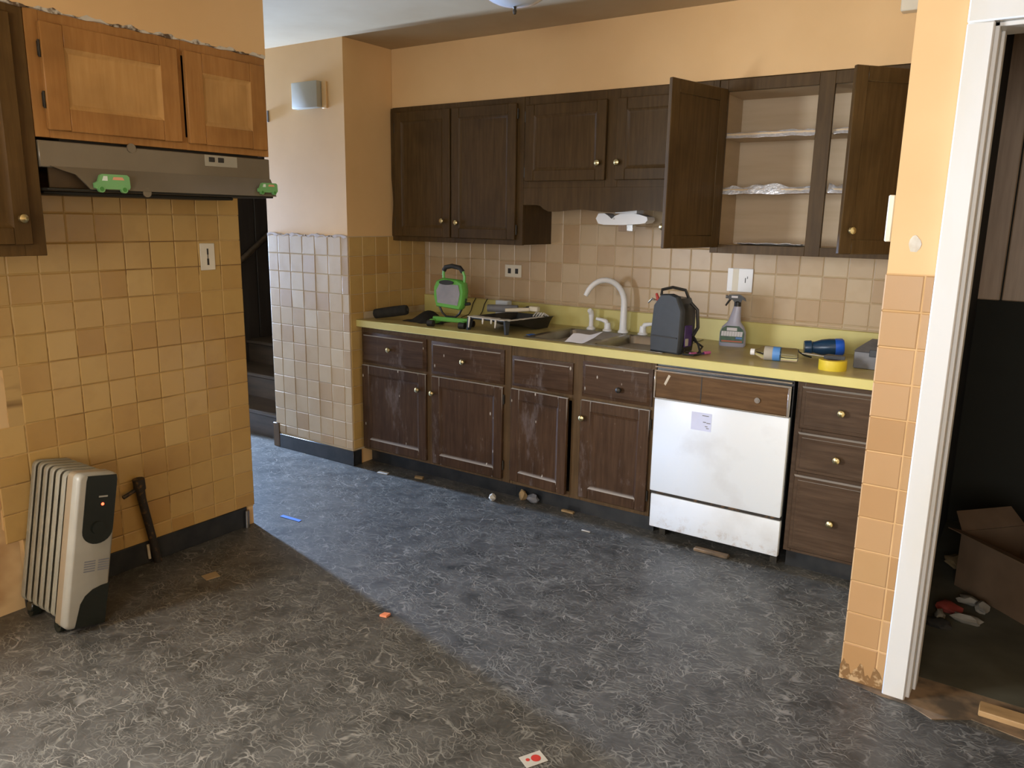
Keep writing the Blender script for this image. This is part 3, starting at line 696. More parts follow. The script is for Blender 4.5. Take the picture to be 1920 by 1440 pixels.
def van(label, yc, zc, ln, x):
    s = ln / .13
    c = thing('van_magnet', label, 'magnet', (x, yc, zc - .03 * s), group='green van magnets on the hood')
    sh = [(-.065, -.018), (-.066, -.002), (-.052, .006), (-.044, .026), (-.036, .031), (.055, .031), (.064, .024), (.066, -.012), (.062, -.020), (-.055, -.022)]
    B().prism([(x, yc + a * s, zc + q * s) for a, q in sh], (.010, 0, 0)).build('body', 'van_green', c)
    for a in (-.042, .042):
        wv = B().cyl((x + .001, yc + a * s, zc - .021 * s), (x + .0125, yc + a * s, zc - .021 * s), .0125 * s, n=14).build('wheel', 'van_green', c)
        B().cyl((x + .012, yc + a * s, zc - .021 * s), (x + .0132, yc + a * s, zc - .021 * s), .008 * s, n=12).build('hub', 'van_tyre', wv)
    B().prism([(x + .0098, yc + a * s, zc + q * s) for a, q in ((-.038, .008), (-.032, .024), (-.018, .024), (-.018, .008))], (.0012, 0, 0)).build('window', 'van_window', c)
    B().prism([(x + .0098, yc + a * s, zc + q * s) for a, q in ((.0, .012), (.004, .022), (.038, .022), (.044, .012))], (.0010, 0, 0)).build('side_patch', 'van_patch', c)
van('green van shaped magnet on the hood left of its switches', -2.372, 1.576, .125, .606)
van('green van shaped magnet at the right end of the hood', -1.715, 1.584, .095, .606)

# ------------------------------------------------------------------ heater
c = thing('oil_heater', 'grey oil filled radiator heater tilted against the tan tiled wall', 'heater', (.275, -2.545, .0), (R(-10.5), 0, 0), local=True)
HW, HH = .142, .556
for k in range(6):
    x = .014 + k * .044
    o_ = rrect(-HW, 0, .02, HH, .022, 4); i1 = rrect(-HW + .014, -.014, .034, HH - .014, .016, 4)
    b = B()
    ring = lambda pts, xx: [Vector((xx, p[0], p[1])) for p in pts]
    mid = rrect(-HW + .004, -.004, .024, HH - .004, .02, 4)
    b.loft([ring(i1, x - .004), ring(mid, x - .013), ring(o_, x - .008), ring(o_, x + .008), ring(mid, x + .013), ring(i1, x + .004)])
    b.build('fin', 'heater_grey', c)
for z in (.07, .50): B().cyl((.01, -HW / 2, z), (.26, -HW / 2, z), .022, n=12).build('header_tube', 'heater_grey', c)
o_ = rrect(-HW - .002, .002, .0, HH + .006, .02, 4); s_ = rrect(-HW + .006, -.006, .008, HH - .002, .02, 4)
ring = lambda pts, xx: [Vector((xx, p[0], p[1])) for p in pts]
B().loft([ring(s_, .262), ring(o_, .266), ring(o_, .302)]).build('end_box', 'heater_beige', c)
cap = B().loft([ring(o_, .302), ring(o_, .328), ring(rrect(-HW + .002, -.002, .004, HH + .002, .02, 4), .336), ring(rrect(-HW + .008, -.008, .010, HH - .004, .016, 4), .340)]).build('end_cap', 'heater_pale', c)
pw = [(-HW + .030, HH + .0), (-.010, HH + .0), (-.006, HH - .02), (-.006, HH - .20)]
for k in range(1, 12): a = math.pi * k / 12; pw.append((-HW / 2 + .010 + .055 * math.cos(a), HH - .20 - .05 * math.sin(a)))
pw += [(-HW + .026, HH - .20), (-HW + .026, HH - .02)]
cpn = B().loft([ring(pw, .336), ring(pw, .3425)]).build('control_panel', 'heater_black', cap)
B().lathe([(.001, 0), (.0055, 0), (.004, .003), (.001, .004)], (.3425, -.052, HH - .105), (1, 0, 0), 10).build('indicator_light', 'led_red', cpn)
B().box((.342, -.068, HH - .080), (.3432, -.036, HH - .074)).build('badge', 'heater_pale', cpn)
B().cyl((.342, -HW / 2 + .01, HH - .19), (.350, -HW / 2 + .01, HH - .19), .024, n=18).build('dial', 'heater_black', cpn)
bs = [(-HW + .030, .004), (-.004, .004), (-.002, .152), (-.03, .148), (-.06, .138), (-.085, .118), (-.100, .09)]
B().loft([ring(bs, .336), ring(bs, .3425)]).build('base_cover', 'heater_black', cap)
for yy in (-.098, -.048):
    for q in range(5): B().box((.3395, yy, .205 + q * .009), (.3408, yy + .040, .2095 + q * .009)).build('vent_slot', 'grey_case', cap)
B().box((.05, -HW, -.004), (.09, -HW + .05, .03), .004).cyl((.07, -HW + .006, .000), (.07, -HW + .036, .0), .024, n=14).build('caster', 'heater_black', c)
B().box((.255, -HW, -.004), (.285, -HW + .05, .03), .004).cyl((.27, -HW + .006, .0), (.27, -HW + .036, .0), .024, n=14).build('caster', 'heater_black', c)
# gas pipe
c = thing('gas_pipe', 'rusty black gas pipe stub leaning on the tiles right of the heater', 'pipe', (.295, -2.145, 0))
B().tube([(.292, -2.135, .0), (.292, -2.150, .10), (.294, -2.185, .30), (.294, -2.190, .36)], [.016, .016, .017, .018], 12).build('riser', 'rust_pipe', c)
B().cyl((.294, -2.190, .345), (.294, -2.193, .392), .024, n=14).build('cap_fitting', 'rust_pipe', c)
B().cyl((.292, -2.20, .350), (.290, -2.262, .328), .008, n=10).build('valve_lever', 'rust_pipe', c)
B().cyl((.276, -2.163, .02), (.276, -2.166, .085), .006, n=8).build('white_tube', 'ragged_white', c)
B().cyl((XL + .024, -1.668, 0), (XL + .022, -1.664, .085), .011, n=10).build('pipe_stub', 'steel', None, 'short grey pipe stub at the end of the black baseboard', 'pipe')

# ------------------------------------------------------------------ stairs in the hall
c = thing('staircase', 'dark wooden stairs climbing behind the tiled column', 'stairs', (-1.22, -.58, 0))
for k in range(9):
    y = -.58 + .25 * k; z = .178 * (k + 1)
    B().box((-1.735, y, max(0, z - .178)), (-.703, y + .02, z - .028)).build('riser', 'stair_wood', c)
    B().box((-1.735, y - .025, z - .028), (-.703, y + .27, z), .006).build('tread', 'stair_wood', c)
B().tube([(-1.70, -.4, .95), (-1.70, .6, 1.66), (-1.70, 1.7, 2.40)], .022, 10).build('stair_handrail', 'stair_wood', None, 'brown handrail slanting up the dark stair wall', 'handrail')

# ------------------------------------------------------------------ ceiling & wall fittings
LX, LY = 1.42, -1.11
c = thing('ceiling_light', 'frosted glass dome ceiling light with small dark finial', 'ceiling light', (LX, LY, 2.29))
B().lathe([(.001, .14), (.165, .14), (.165, .118), (.15, .112), (.001, .112)], (LX, LY, 2.29), (0, 0, 1), 28).build('canopy', 'steel', c)
B().lathe([(.001, .018)] + [(.155 * math.sin(R(a)), .018 + .10 * (1 - math.cos(R(a)))) for a in range(12, 91, 13)] + [(.155, .118), (.001, .118)], (LX, LY, 2.29), (0, 0, 1), 32).build('glass_dome', 'glass_frost', c)
B().lathe([(.001, -.012), (.006, -.009), (.008, .002), (.005, .010), (.008, .016), (.001, .022)], (LX, LY, 2.29), (0, 0, 1), 12).build('finial', 'iron', c)
c = thing('door_chime', 'pale grey door chime box high on the wall above the tiled column', 'door chime', (-.272, YC - .03, 2.07))
B().box((-.378, YC - .045, 2.072), (-.168, YC, 2.214), .005, 2).build('cover', 'chime_grey', c)
B().box((-.166, YC - .012, 2.068), (-.13, YC, 2.21), .002).build('back_plate', 'paint_orange', c)
B().box((2.712, -.345, 2.292), (2.86, -.292, 2.42), .004).build('wall_box', 'ivory', None, 'ivory box fixed near the ceiling at the right end of the soffit', 'box')
B().box((-.645, YC - .008, 2.02), (-.635, YC, 2.085), .001).build('wall_slot', 'grey_case', None, 'small narrow grey metal hook left of the door chime', 'hook')

# ------------------------------------------------------------------ things on the counter
# rolled black cloth
c = thing('rolled_cloth', 'black rolled cloth lying at the left end of the counter', 'cloth', (.16, -.50, CT))
dx = Vector((.21, .06, .0)); p0 = Vector((.065, -.545, CT + .031))
pts = [p0 + dx * t + Vector((0, 0, .036 * t)) for t in (0, .03, .3, .6, .9, .97, 1)]
B().tube(pts, [.018, .028, .030, .031, .030, .027, .016], 14).build('roll', 'black_cloth', c)
B().tube([p0 + dx * .97 + Vector((0, 0, .034)), p0 + dx * 1.0 + Vector((.002, 0, .036))], [.018, .010], 14).build('end_fold', 'black_plastic', c)
def fl(s, t):
    x = .245 + .24 * s; y = -.50 + .24 * t - .02 * s
    e = min(s, 1 - s, t, 1 - t)
    z = CT + .003 + .055 * math.exp(-(((s - .42) / .22) ** 2 + ((t - .5) / .4) ** 2)) * min(1, e * 6) + .004 * abs(noise.noise(Vector((x * 12, y * 12, 0))))
    return (x + .02 * noise.noise(Vector((0, t * 4, 1))), y + .03 * noise.noise(Vector((s * 4, 0, 2))), z)
B().sheet(fl, 22, 16, .002).build('dark_cloth', 'black_cloth', None, 'crumpled dark cloth flat on the counter behind the work light', 'cloth')
# green work light
wx, wy = .610, -.505
c = thing('work_light', 'bright green portable work light standing on the counter', 'work light', (wx, wy, CT), (0, 0, R(8)), local=True)
b = B().box((-.112, -.014, .026), (.112, .014, .052), .004).box((-.112, -.05, .012), (-.088, .05, .040), .004).box((.088, -.05, .012), (.112, .05, .040), .004); b.build('stand', 'green_plastic', c)
for x, y in ((-.10, -.05), (.10, -.05), (-.10, .05), (.10, .05)): B().cyl((x - .018, y, .018), (x + .018, y, .018), .018, n=14).build('foot', 'black_plastic', c)
B().tube([(-.090, 0, .16), (-.080, 0, .12), (-.055, 0, .075), (-.03, 0, .055), (.03, 0, .055), (.055, 0, .075), (.080, 0, .12), (.095, 0, .16)], .006, 8).build('yoke', 'black_plastic', c)
hd = [(-.074, .112), (.078, .100), (.092, .125), (.098, .20), (.086, .245), (.05, .262), (-.045, .268), (-.082, .252), (-.096, .222), (-.094, .17)]
hp = lambda i, y: [Vector(((x - .0) * i, y + (z - .18) * .12, .185 + (z - .185) * i)) for x, z in hd]
h = B().loft([hp(.72, .06), hp(.95, .03), hp(1.0, .0), hp(1.0, -.022), hp(.93, -.034), hp(.80, -.032)]).build('housing', 'green_plastic', c)
ln = [(-.062, .134), (.066, .124), (.076, .19), (.062, .235), (-.055, .238), (-.074, .20)]
B().loft([[Vector((x, -.030 + (z - .18) * .12, z)) for x, z in ln], [Vector((x, -.0365 + (z - .18) * .12, z)) for x, z in ln]]).build('lens', 'lamp_lens', h)
B().loft([[Vector((x, yy + (z - .18) * .12, z)) for x, z in [(-.012 + .046 * math.cos(R(a)), .246 + .013 * math.sin(R(a))) for a in range(0, 360, 24)]] for yy in (-.034, -.040)]).build('badge', 'black_plastic', h)
for k in range(7): B().box((-.05 + k * .016, .058, .15), (-.042 + k * .016, .075, .22)).build('cooling_rib', 'green_plastic', h)
B().tube([(-.052, .012, .255), (-.055, .012, .29), (-.050, .012, .312)], .008, 8).build('handle_post', 'green_plastic', c)
B().tube([(.078, .012, .245), (.080, .012, .28), (.068, .012, .308)], .008, 8).build('handle_post', 'green_plastic', c)
B().tube([(-.052, .012, .308), (-.04, .012, .326), (.0, .012, .334), (.05, .012, .326), (.068, .012, .304)], .013, 10).build('handle_grip', 'black_plastic', c)
B().cyl((.092, .0, .13), (.122, .0, .135), .009, n=10).build('tilt_knob', 'black_plastic', c)
# cables up the backsplash
for i, (x0, lab) in enumerate(((.415, 'thin black wire curling up the yellow backsplash, nearest the work light'), (.502, 'thin black wire curling up the yellow backsplash, nearest the paint tray'))):
    B().tube([(x0, -.16, CT + .003), (x0 - .02, -.06, CT + .01), (x0 - .022, -.032, CT + .035), (x0 - .012, -.028, CT + .075), (x0 + .01, -.027, CT + .112)], .0028, 6).build('wire', 'black_plastic', None, lab, 'wire', 'wires on the backsplash')
# paint tray
c = thing('paint_tray', 'black paint roller tray smeared with white paint', 'paint tray', (.915, -.36, CT), (0, 0, R(-6)), local=True)
def sec(y, wd_, zt, zb): return [Vector((-wd_, y, zt)), Vector((-wd_ + .012, y, zt)), Vector((-wd_ + .03, y, zb + .004)), Vector((wd_ - .03, y, zb + .004)), Vector((wd_ - .012, y, zt)), Vector((wd_, y, zt)), Vector((wd_ - .022, y, zb)), Vector((-wd_ + .022, y, zb))]
prof = [(-.205, .135, .074, .066), (-.19, .137, .074, .060), (-.05, .142, .072, .040), (.06, .146, .070, .006), (.17, .148, .068, .003), (.205, .150, .068, .060)]
b = B()
b.loft([sec(*q) for q in prof]); b.build('tray', 'black_plastic', c)
for s in (-1, 1): B().prism([(s * .134, -.205, .07), (s * .134, -.165, .068), (s * .142, -.185, .0), (s * .142, -.205, .0)], (-s * .012, 0, 0)).build('leg', 'slate_plastic', c)
def pt(s, t):
    q = -.195 + .33 * t; wv = .118
    zz = .066 if q < -.19 else (.066 + (q + .19) / .14 * -.02 if q < -.05 else (.046 - (q + .05) / .11 * .034 if q < .06 else .012))
    return ((s - .5) * 2 * wv * (1 - .12 * noise.noise(Vector((t * 5, s * 2, 1)))), q, zz + .004 + .002 * noise.noise(Vector((s * 6, t * 6, 0))))
B().sheet(pt, 12, 16, .002).build('wet_paint', 'paint_skin', c)
for x, ln_ in ((-.118, .05), (-.02, .022), (.04, .016), (.07, .035)): B().tube([(x, -.206, .070), (x + .003, -.211, .06), (x + .004 - .006 * ln_ * 20, -.211, .066 - ln_)], [.006, .005, .003], 6).build('paint_drip', 'paint_skin', c)
B().sheet(lambda s, t: ((s - .5) * .262, -.209 + (.055 + .02 * noise.noise(Vector((s * 7, 0, 5)))) * t, .0765 + .002 * noise.noise(Vector((s * 9, t, 1)))), 20, 3, .003).build('rim_paint', 'paint_skin', c)
B().sheet(lambda s, t: (.128 + .012 * s * 2 - .006 * t, -.19 + .30 * t, .0755 + .0025 * noise.noise(Vector((s * 3, t * 9, 4))) - .004 * t), 3, 18, .003).build('rim_paint', 'paint_skin', c)
for k in range(4): B().tube([(.06 + k * .018, .12, .064), (.066 + k * .018, .14, .086), (.075 + k * .018, .17, .068)], .004, 6).build('paint_strand', 'paint_skin', c)
ca, sa = math.cos(R(-6)), math.sin(R(-6))
def tp(x, y, z): return Vector((.865 + ca * x - sa * y, -.36 + sa * x + ca * y, CT + z))
c = thing('roller_frame', 'grey paint roller with pale wood handle resting across the paint tray', 'paint roller', tp(-.02, .05, .075))
B().cyl(tp(-.135, .02, .098), tp(.02, .10, .100), .021, n=14).build('roller_sleeve', 'grey_case', c)
B().tube([tp(.02, .10, .100), tp(.045, .11, .100), tp(.05, .06, .098), tp(.03, .02, .096)], .004, 6).build('wire_arm', 'steel', c)
B().tube([tp(.012, .0, .100), tp(.06, .05, .102), tp(.10, .10, .104)], [.010, .012, .010], 10).build('grip', 'ivory', c)
c = thing('paint_brush', 'short paint brush with metal ferrule behind the tray', 'paint brush', tp(.08, .13, .07))
B().box(tp(.075, .10, .096), tp(.095, .135, .118), .002).build('ferrule', 'iron', c)
B().box(tp(.096, .10, .094), tp(.15, .137, .121), .004).build('bristles', 'ivory', c)
B().cyl(tp(.075, .12, .106), tp(.03, .14, .100), .008, n=8).build('handle', 'iron', c)
B().box((.662, -.155, CT + .001), (.748, -.105, CT + .125), .004).build('plastic_tub', 'glass_frost', None, 'small pale plastic tub standing behind the paint tray', 'tub')
B().box((1.120, -.52, ZR + .0006), (1.145, -.47, ZR + .0022)).build('blue_tape_scrap', 'blue_tape', None, 'scrap of blue tape on the sink rim beside the tray', 'tape')
def pp(s, t):
    x = 1.40 + .15 * s; y = -.60 + .085 * t + .03 * s
    return (x, y, ZR + .003 + .035 * max(0, s - .55) ** 1.5 * 3 * (1 - .4 * t) + .002 * math.sin(s * 9) + .032 * t)
B().sheet(pp, 14, 6, .0008).build('paper_sheet', 'white_paper', None, 'curled white paper lying on the front rim of the sink', 'paper')
# jump starter
c = thing('jump_starter', 'black upright jump starter pack with red clamps right of the sink', 'jump starter', (1.918, -.485, CT), (0, 0, R(-12)), local=True)
pf = [(-.078, 0), (.078, 0), (.082, .06), (.085, .20), (.055, .262), (.02, .272), (-.03, .268), (-.07, .215), (-.082, .06)]
B().loft([[Vector((x, -.045, z)) for x, z in pf], [Vector((x, -.068, z)) for x, z in pf], [Vector((x * .93, -.076, .008 + z * .95)) for x, z in pf]]).build('front_shell', 'slate_plastic', c)
pb = [(-.07, .006), (.07, .006), (.078, .07), (.078, .19), (.05, .25), (-.045, .255), (-.068, .20), (-.074, .07)]
B().loft([[Vector((x, -.045, z)) for x, z in pb], [Vector((x, .05, z)) for x, z in pb], [Vector((x * .8, .075, .02 + z * .85)) for x, z in pb]]).build('rear_shell', 'black_plastic', c)
B().tube([(-.045, -.05, .26), (-.05, -.04, .285), (-.02, .0, .296), (.03, .03, .285), (.045, .04, .245)], .007, 8).build('carry_handle', 'black_plastic', c)
B().box((-.07, -.079, .072), (.07, -.075, .078)).build('groove', 'socket_dark', c)
B().box((.0745, -.03, .03), (.081, .03, .13), .003).build('side_label', 'purple_plastic', c)
B().box((.0765, -.026, .035), (.0825, .0, .07), .002).build('sticker', 'litter_white', c)
B().tube([(.07, .02, .23), (.10, .03, .20), (.105, .035, .12), (.085, .03, .08)], .008, 8).build('cable', 'black_plastic', c)
B().tube([(.07, .05, .08), (.11, .04, .04), (.15, .0, .007), (.145, -.05, .006), (.10, -.065, .006), (.08, -.03, .02)], .005, 8).build('cord_loop', 'black_plastic', c)
B().tube([(.06, .06, .06), (.12, .06, .03), (.13, .01, .006), (.09, -.03, .012)], .005, 8).build('cord_loop', 'black_plastic', c)
for a, q in (((-.075, -.02, .215), (-.098, -.015, .262)), ((-.066, -.02, .215), (-.048, -.018, .258))): B().tube([a, ((a[0] + q[0]) / 2, a[1], (a[2] + q[2]) / 2 + .004), q], [.006, .008, .006], 8).build('clamp_handle', 'red_plastic', c)
B().tube([(-.072, -.02, .212), (-.085, -.02, .228), (-.118, -.02, .236), (-.14, -.02, .216)], [.006, .006, .005, .004], 8).build('clamp_jaw', 'chrome', c)
# pink brush
c = thing('pink_pen', 'small pink and purple brush on the counter right of the jump starter', 'brush', (2.045, -.50, CT))
B().cyl((2.040, -.548, CT + .006), (2.073, -.480, CT + .006), .005, n=8).build('shaft', 'purple_plastic', c)
B().cyl((2.032, -.562, CT + .008), (2.048, -.530, CT + .008), .0078, n=10).build('tip', 'pink_plastic', c)
B().cyl((2.070, -.487, CT + .008), (2.086, -.455, CT + .008), .0075, n=10).build('end_cap', 'pink_plastic', c)
# spray bottle
c = thing('spray_bottle', 'grey trigger spray bottle with dark label standing at the backsplash', 'spray bottle', (2.085, -.145, CT), (0, 0, R(12)), local=True)
lv = [(0, .060, .030), (.006, .064, .034), (.07, .062, .034), (.095, .052, .031), (.115, .034, .026), (.125, .029, .024), (.17, .021, .02), (.195, .0175, .0175)]
sh = lambda z: .012 * max(0, z - .10) / .09
lp = []
for z, a, q in lv: lp.append([Vector((sh(z) + a * (abs(math.cos(t)) ** .7) * (1 if math.cos(t) > 0 else -1), q * (abs(math.sin(t)) ** .7) * (1 if math.sin(t) > 0 else -1), z)) for t in [2 * math.pi * k / 24 for k in range(24)]])
B().loft(lp).build('bottle', 'lavender_bottle', c)
la = [(-.055, .020), (.055, .020), (.057, .066), (.050, .086), (.030, .102), (-.030, .102), (-.049, .088), (-.057, .066)]
lab_ = B().loft([[Vector((x, -.033, z)) for x, z in la], [Vector((x, -.0365, z)) for x, z in la]]).build('label', 'label_dark', c)
B().box((-.026, -.0372, .079), (.022, -.0362, .094)).build('word_strip', 'white_paper', lab_)
for k in range(8): B().prism([(-.052 + k * .0126, -.0363, .052), (-.0405 + k * .0126, -.0363, .052), (-.0385 + k * .0126, -.0363, .076), (-.050 + k * .0126, -.0363, .076)], (0, -.001, 0)).build('word_stroke', 'white_paper', lab_)
B().box((.018, -.0372, .040), (.048, -.0362, .049)).build('blue_patch', 'label_blue', lab_)
B().box((-.049, -.0372, .024), (.049, -.0362, .031)).build('red_stripe', 'label_red', lab_)
B().lathe([(.001, .192), (.0165, .192), (.0165, .215), (.012, .22), (.001, .22)], (.012, 0, 0), (0, 0, 1), 16).build('collar', 'black_plastic', c)
hdp = [(-.030, .228), (-.036, .238), (-.030, .250), (.02, .252), (.045, .236), (.050, .222), (.034, .230), (.026, .214), (-.002, .214), (-.012, .226)]
B().prism([(x, -.011, z) for x, z in hdp], (0, .022, 0)).build('trigger_head', 'black_plastic', c)
B().cyl((-.036, 0, .240), (-.046, 0, .240), .0085, n=10).build('nozzle', 'grey_case', c)
B().tube([(-.022, 0, .230), (-.034, 0, .212), (-.044, 0, .196)], [.005, .005, .004], 8).build('trigger', 'black_plastic', c)
B().box((-.018, -.0125, .236), (.012, -.0108, .246)).build('head_badge', 'white_paper', c)
# clear water bottle
c = thing('water_bottle', 'clear plastic water bottle with blue label lying on its side', 'bottle', (2.37, -.435, CT), (0, 0, R(8)), local=True)
B().lathe([(.001, -.095), (.012, -.094), (.0125, -.080), (.0165, -.072), (.028, -.050), (.0305, -.03), (.0305, .09), (.028, .10), (.001, .098)], (0, 0, .0315), (1, 0, 0), 22).build('bottle', 'clear_plastic', c)
B().lathe([(.0001, -.1), (.0145, -.1), (.0145, -.082), (.0001, -.082)], (0, 0, .0315), (1, 0, 0), 16).build('cap', 'white_plastic', c)
B().lathe([(.0308, -.040), (.0311, -.039), (.0311, -.004), (.0308, -.003)], (0, 0, .0315), (1, 0, 0), 22).build('white_label', 'litter_white', c)
B().lathe([(.0309, -.004), (.0313, -.003), (.0313, .026), (.0309, .027)], (0, 0, .0315), (1, 0, 0), 22).build('blue_label', 'label_blue', c)
B().tube([(2.28, -.30, CT + .004), (2.30, -.26, CT + .012), (2.36, -.22, CT + .022), (2.42, -.22, CT + .018), (2.455, -.25, CT + .008), (2.49, -.27, CT + .006)], .004, 8).build('brown_cable', 'socket_dark', None, 'loop of thin brown cable behind the clear water bottle', 'cable')
# blue drinking bottle lying
c = thing('blue_bottle', 'dark blue bottle with bright blue base lying near the backsplash', 'bottle', (2.515, -.20, CT), (0, 0, R(20)), local=True)
B().lathe([(.001, -.075), (.030, -.075), (.032, -.068), (.032, -.045), (.027, -.040), (.027, -.034), (.001, -.034)], (0, 0, .045), (1, .0, .06), 20).build('cap', 'navy_plastic', c)
B().lathe([(.001, -.036), (.026, -.034), (.036, .0), (.039, .03), (.039, .055), (.001, .055)], (0, 0, .045), (1, 0, .06), 20).build('body', 'navy_plastic', c)
B().lathe([(.001, .055), (.0395, .055), (.040, .085), (.034, .093), (.001, .093)], (0, 0, .045), (1, 0, .06), 20).build('base', 'blue_plastic', c)
# yellow tape roll with a scraper on top
tx, ty = 2.628, -.490
c = thing('tape_roll', 'roll of bright yellow tape on the counter in front of the grey case', 'tape', (tx, ty, CT))
lo = lambda r, z: [Vector((tx + r * math.cos(2 * math.pi * k / 28), ty + r * math.sin(2 * math.pi * k / 28), CT + z)) for k in range(28)]
B().loft([lo(.030, .0), lo(.055, .0), lo(.0555, .002), lo(.0555, .040), lo(.055, .042), lo(.030, .042), lo(.030, .0)], False, False).build('tape', 'yellow_tape', c)
B().loft([lo(.0265, .001), lo(.0298, .001), lo(.0298, .043), lo(.0265, .043), lo(.0265, .001)], False, False).build('core', 'cardboard', c)
c = thing('putty_knife', 'putty knife with black handle resting on the yellow tape roll', 'putty knife', (2.60, -.47, CT + .043))
B().prism([(2.592, -.500, CT + .0432), (2.600, -.450, CT + .0432), (2.668, -.455, CT + .0432), (2.672, -.485, CT + .0432)], (0, 0, .014)).build('handle', 'black_plastic', c)
B().prism([(2.598, -.492, CT + .050), (2.600, -.470, CT + .050), (2.505, -.440, CT + .050), (2.495, -.468, CT + .050)], (0, 0, .0016)).build('blade', 'steel', c)
# grey case
c = thing('grey_case', 'grey plastic case with sloping lid at the right end of the counter', 'case', (2.79, -.29, CT))
gx0, gx1, gy0, gy1 = 2.690, 2.905, -.400, -.16
B().box((gx0, gy0, CT + .0005), (gx1, gy1, CT + .072), .006, 2).build('base', 'grey_case', c)
B().loft([[(gx0 - .002, gy0 - .002, CT + .073), (gx1, gy0 - .002, CT + .073), (gx1, gy1, CT + .073), (gx0 - .002, gy1, CT + .073)], [(gx0 + .004, gy0 + .03, CT + .082), (gx1 - .01, gy0 + .03, CT + .082), (gx1 - .01, gy1 - .02, CT + .082), (gx0 + .004, gy1 - .02, CT + .082)], [(gx0 + .03, gy0 + .10, CT + .102), (gx1 - .01, gy0 + .10, CT + .102), (gx1 - .01, gy1 - .02, CT + .102), (gx0 + .03, gy1 - .02, CT + .102)]]).build('lid', 'grey_case', c)
B().box((gx0 + .06, gy0 - .006, CT + .055), (gx0 + .10, gy0 - .001, CT + .085), .002).build('latch', 'slate_plastic', c)

# ------------------------------------------------------------------ things on the floor
c = thing('red_card', 'white card with red print lying near the bottom edge', 'card', (2.303, -2.257, .0), (0, 0, R(62)), local=True)
B().box((-.034, -.024, .0008), (.034, .024, .002)).build('card', 'litter_white', c)
B().cyl((.008, 0, .002), (.008, 0, .0026), .014, n=18).build('red_print', 'red_plastic', c)
B().cyl((-.016, .004, .002), (-.016, .004, .0026), .006, n=12).build('red_print', 'red_plastic', c)
B().prism([(1.400, -1.925, .001), (1.428, -1.918, .001), (1.425, -1.892, .001), (1.402, -1.90, .001)], (0, 0, .008)).build('orange_scrap', 'litter_orange', None, 'tiny orange scrap on the open floor', 'scrap')
B().prism([(.295, -1.462, .001), (.425, -1.455, .001), (.43, -1.476, .001), (.30, -1.485, .001)], (0, 0, .0012)).build('blue_tape_strip', 'blue_tape', None, 'strip of blue tape stuck on the floor near the tan wall end', 'tape')
B().prism([(.57, -2.115, .001), (.62, -2.125, .001), (.632, -2.07, .001), (.582, -2.055, .001)], (0, 0, .004)).build('tan_chip', 'litter_tan', None, 'flat tan chip on the dark floor right of the heater', 'chip')
B().blob((1.02, -.665, .018), (.022, .016, .020), 4, .5).build('paper_wad', 'litter_white', None, 'small cream paper wad in front of the base cabinets', 'litter')
B().blob((1.145, -.56, .030), (.024, .018, .030), 9, .5).build('plaster_lump', 'litter_tan', None, 'tan plaster lump under the sink cabinet edge', 'litter')
B().blob((1.215, -.565, .024), (.036, .022, .026), 5, .5).build('crumpled_wrapper', 'grey_case', None, 'grey crumpled wrapper under the sink cabinet', 'litter')
B().prism([(.20, -.665, .0008), (.27, -.66, .0008), (.28, -.69, .0008), (.21, -.70, .0008)], (0, 0, .004)).build('white_chip', 'litter_white', None, 'white flake on the floor near the black column baseboard', 'chip')
B().prism([(.44, -.62, .0008), (.49, -.605, .0008), (.50, -.63, .0008), (.45, -.64, .0008)], (0, 0, .010)).build('yellow_chip', 'litter_tan', None, 'yellowish wood chip at the toe kick of the corner base cabinet', 'chip')
B().box((1.61, -.745, .001), (1.655, -.738, .007), .001).build('wood_splinter', 'litter_white', None, 'thin pale splinter on the floor before the sink cabinet', 'splinter')
B().box((1.40, -.585, .001), (1.47, -.565, .012), .002).build('brown_splinter', 'litter_tan', None, 'brown splinter at the toe kick below the ajar door', 'splinter')
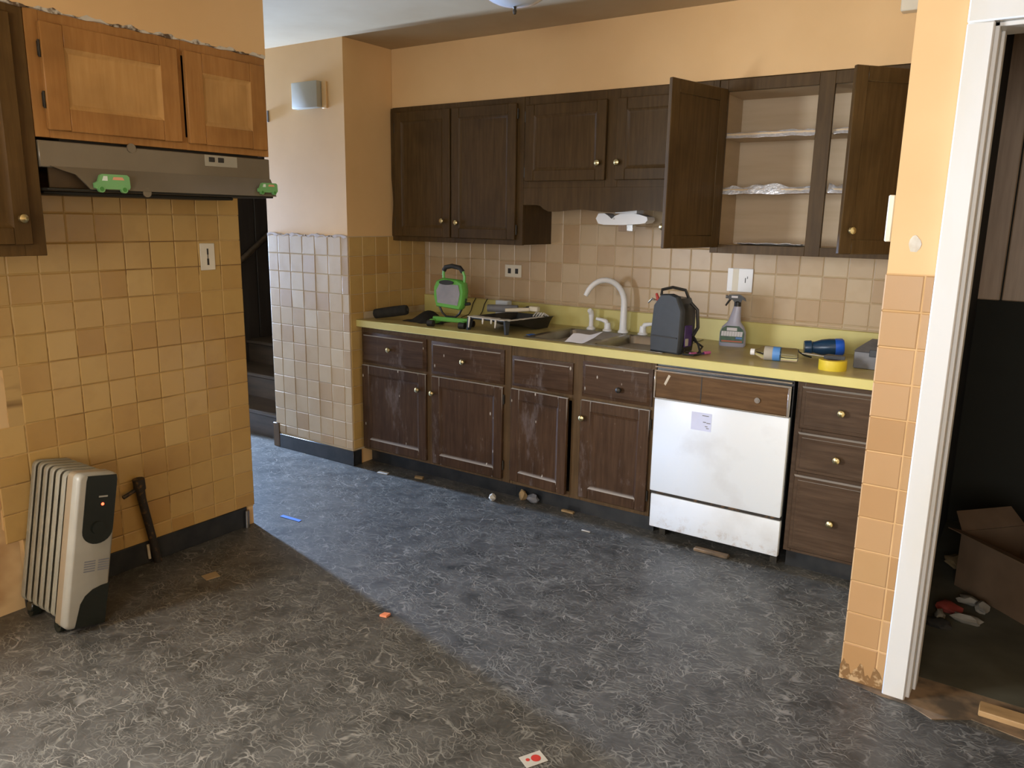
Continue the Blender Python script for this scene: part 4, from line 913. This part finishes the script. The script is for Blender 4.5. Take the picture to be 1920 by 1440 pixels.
B().box((2.14, -.645, .001), (2.30, -.615, .016), .003).build('floor_strip', 'subfloor', None, 'short wooden strip on the floor under the dishwasher', 'wood strip')

# dark room clutter
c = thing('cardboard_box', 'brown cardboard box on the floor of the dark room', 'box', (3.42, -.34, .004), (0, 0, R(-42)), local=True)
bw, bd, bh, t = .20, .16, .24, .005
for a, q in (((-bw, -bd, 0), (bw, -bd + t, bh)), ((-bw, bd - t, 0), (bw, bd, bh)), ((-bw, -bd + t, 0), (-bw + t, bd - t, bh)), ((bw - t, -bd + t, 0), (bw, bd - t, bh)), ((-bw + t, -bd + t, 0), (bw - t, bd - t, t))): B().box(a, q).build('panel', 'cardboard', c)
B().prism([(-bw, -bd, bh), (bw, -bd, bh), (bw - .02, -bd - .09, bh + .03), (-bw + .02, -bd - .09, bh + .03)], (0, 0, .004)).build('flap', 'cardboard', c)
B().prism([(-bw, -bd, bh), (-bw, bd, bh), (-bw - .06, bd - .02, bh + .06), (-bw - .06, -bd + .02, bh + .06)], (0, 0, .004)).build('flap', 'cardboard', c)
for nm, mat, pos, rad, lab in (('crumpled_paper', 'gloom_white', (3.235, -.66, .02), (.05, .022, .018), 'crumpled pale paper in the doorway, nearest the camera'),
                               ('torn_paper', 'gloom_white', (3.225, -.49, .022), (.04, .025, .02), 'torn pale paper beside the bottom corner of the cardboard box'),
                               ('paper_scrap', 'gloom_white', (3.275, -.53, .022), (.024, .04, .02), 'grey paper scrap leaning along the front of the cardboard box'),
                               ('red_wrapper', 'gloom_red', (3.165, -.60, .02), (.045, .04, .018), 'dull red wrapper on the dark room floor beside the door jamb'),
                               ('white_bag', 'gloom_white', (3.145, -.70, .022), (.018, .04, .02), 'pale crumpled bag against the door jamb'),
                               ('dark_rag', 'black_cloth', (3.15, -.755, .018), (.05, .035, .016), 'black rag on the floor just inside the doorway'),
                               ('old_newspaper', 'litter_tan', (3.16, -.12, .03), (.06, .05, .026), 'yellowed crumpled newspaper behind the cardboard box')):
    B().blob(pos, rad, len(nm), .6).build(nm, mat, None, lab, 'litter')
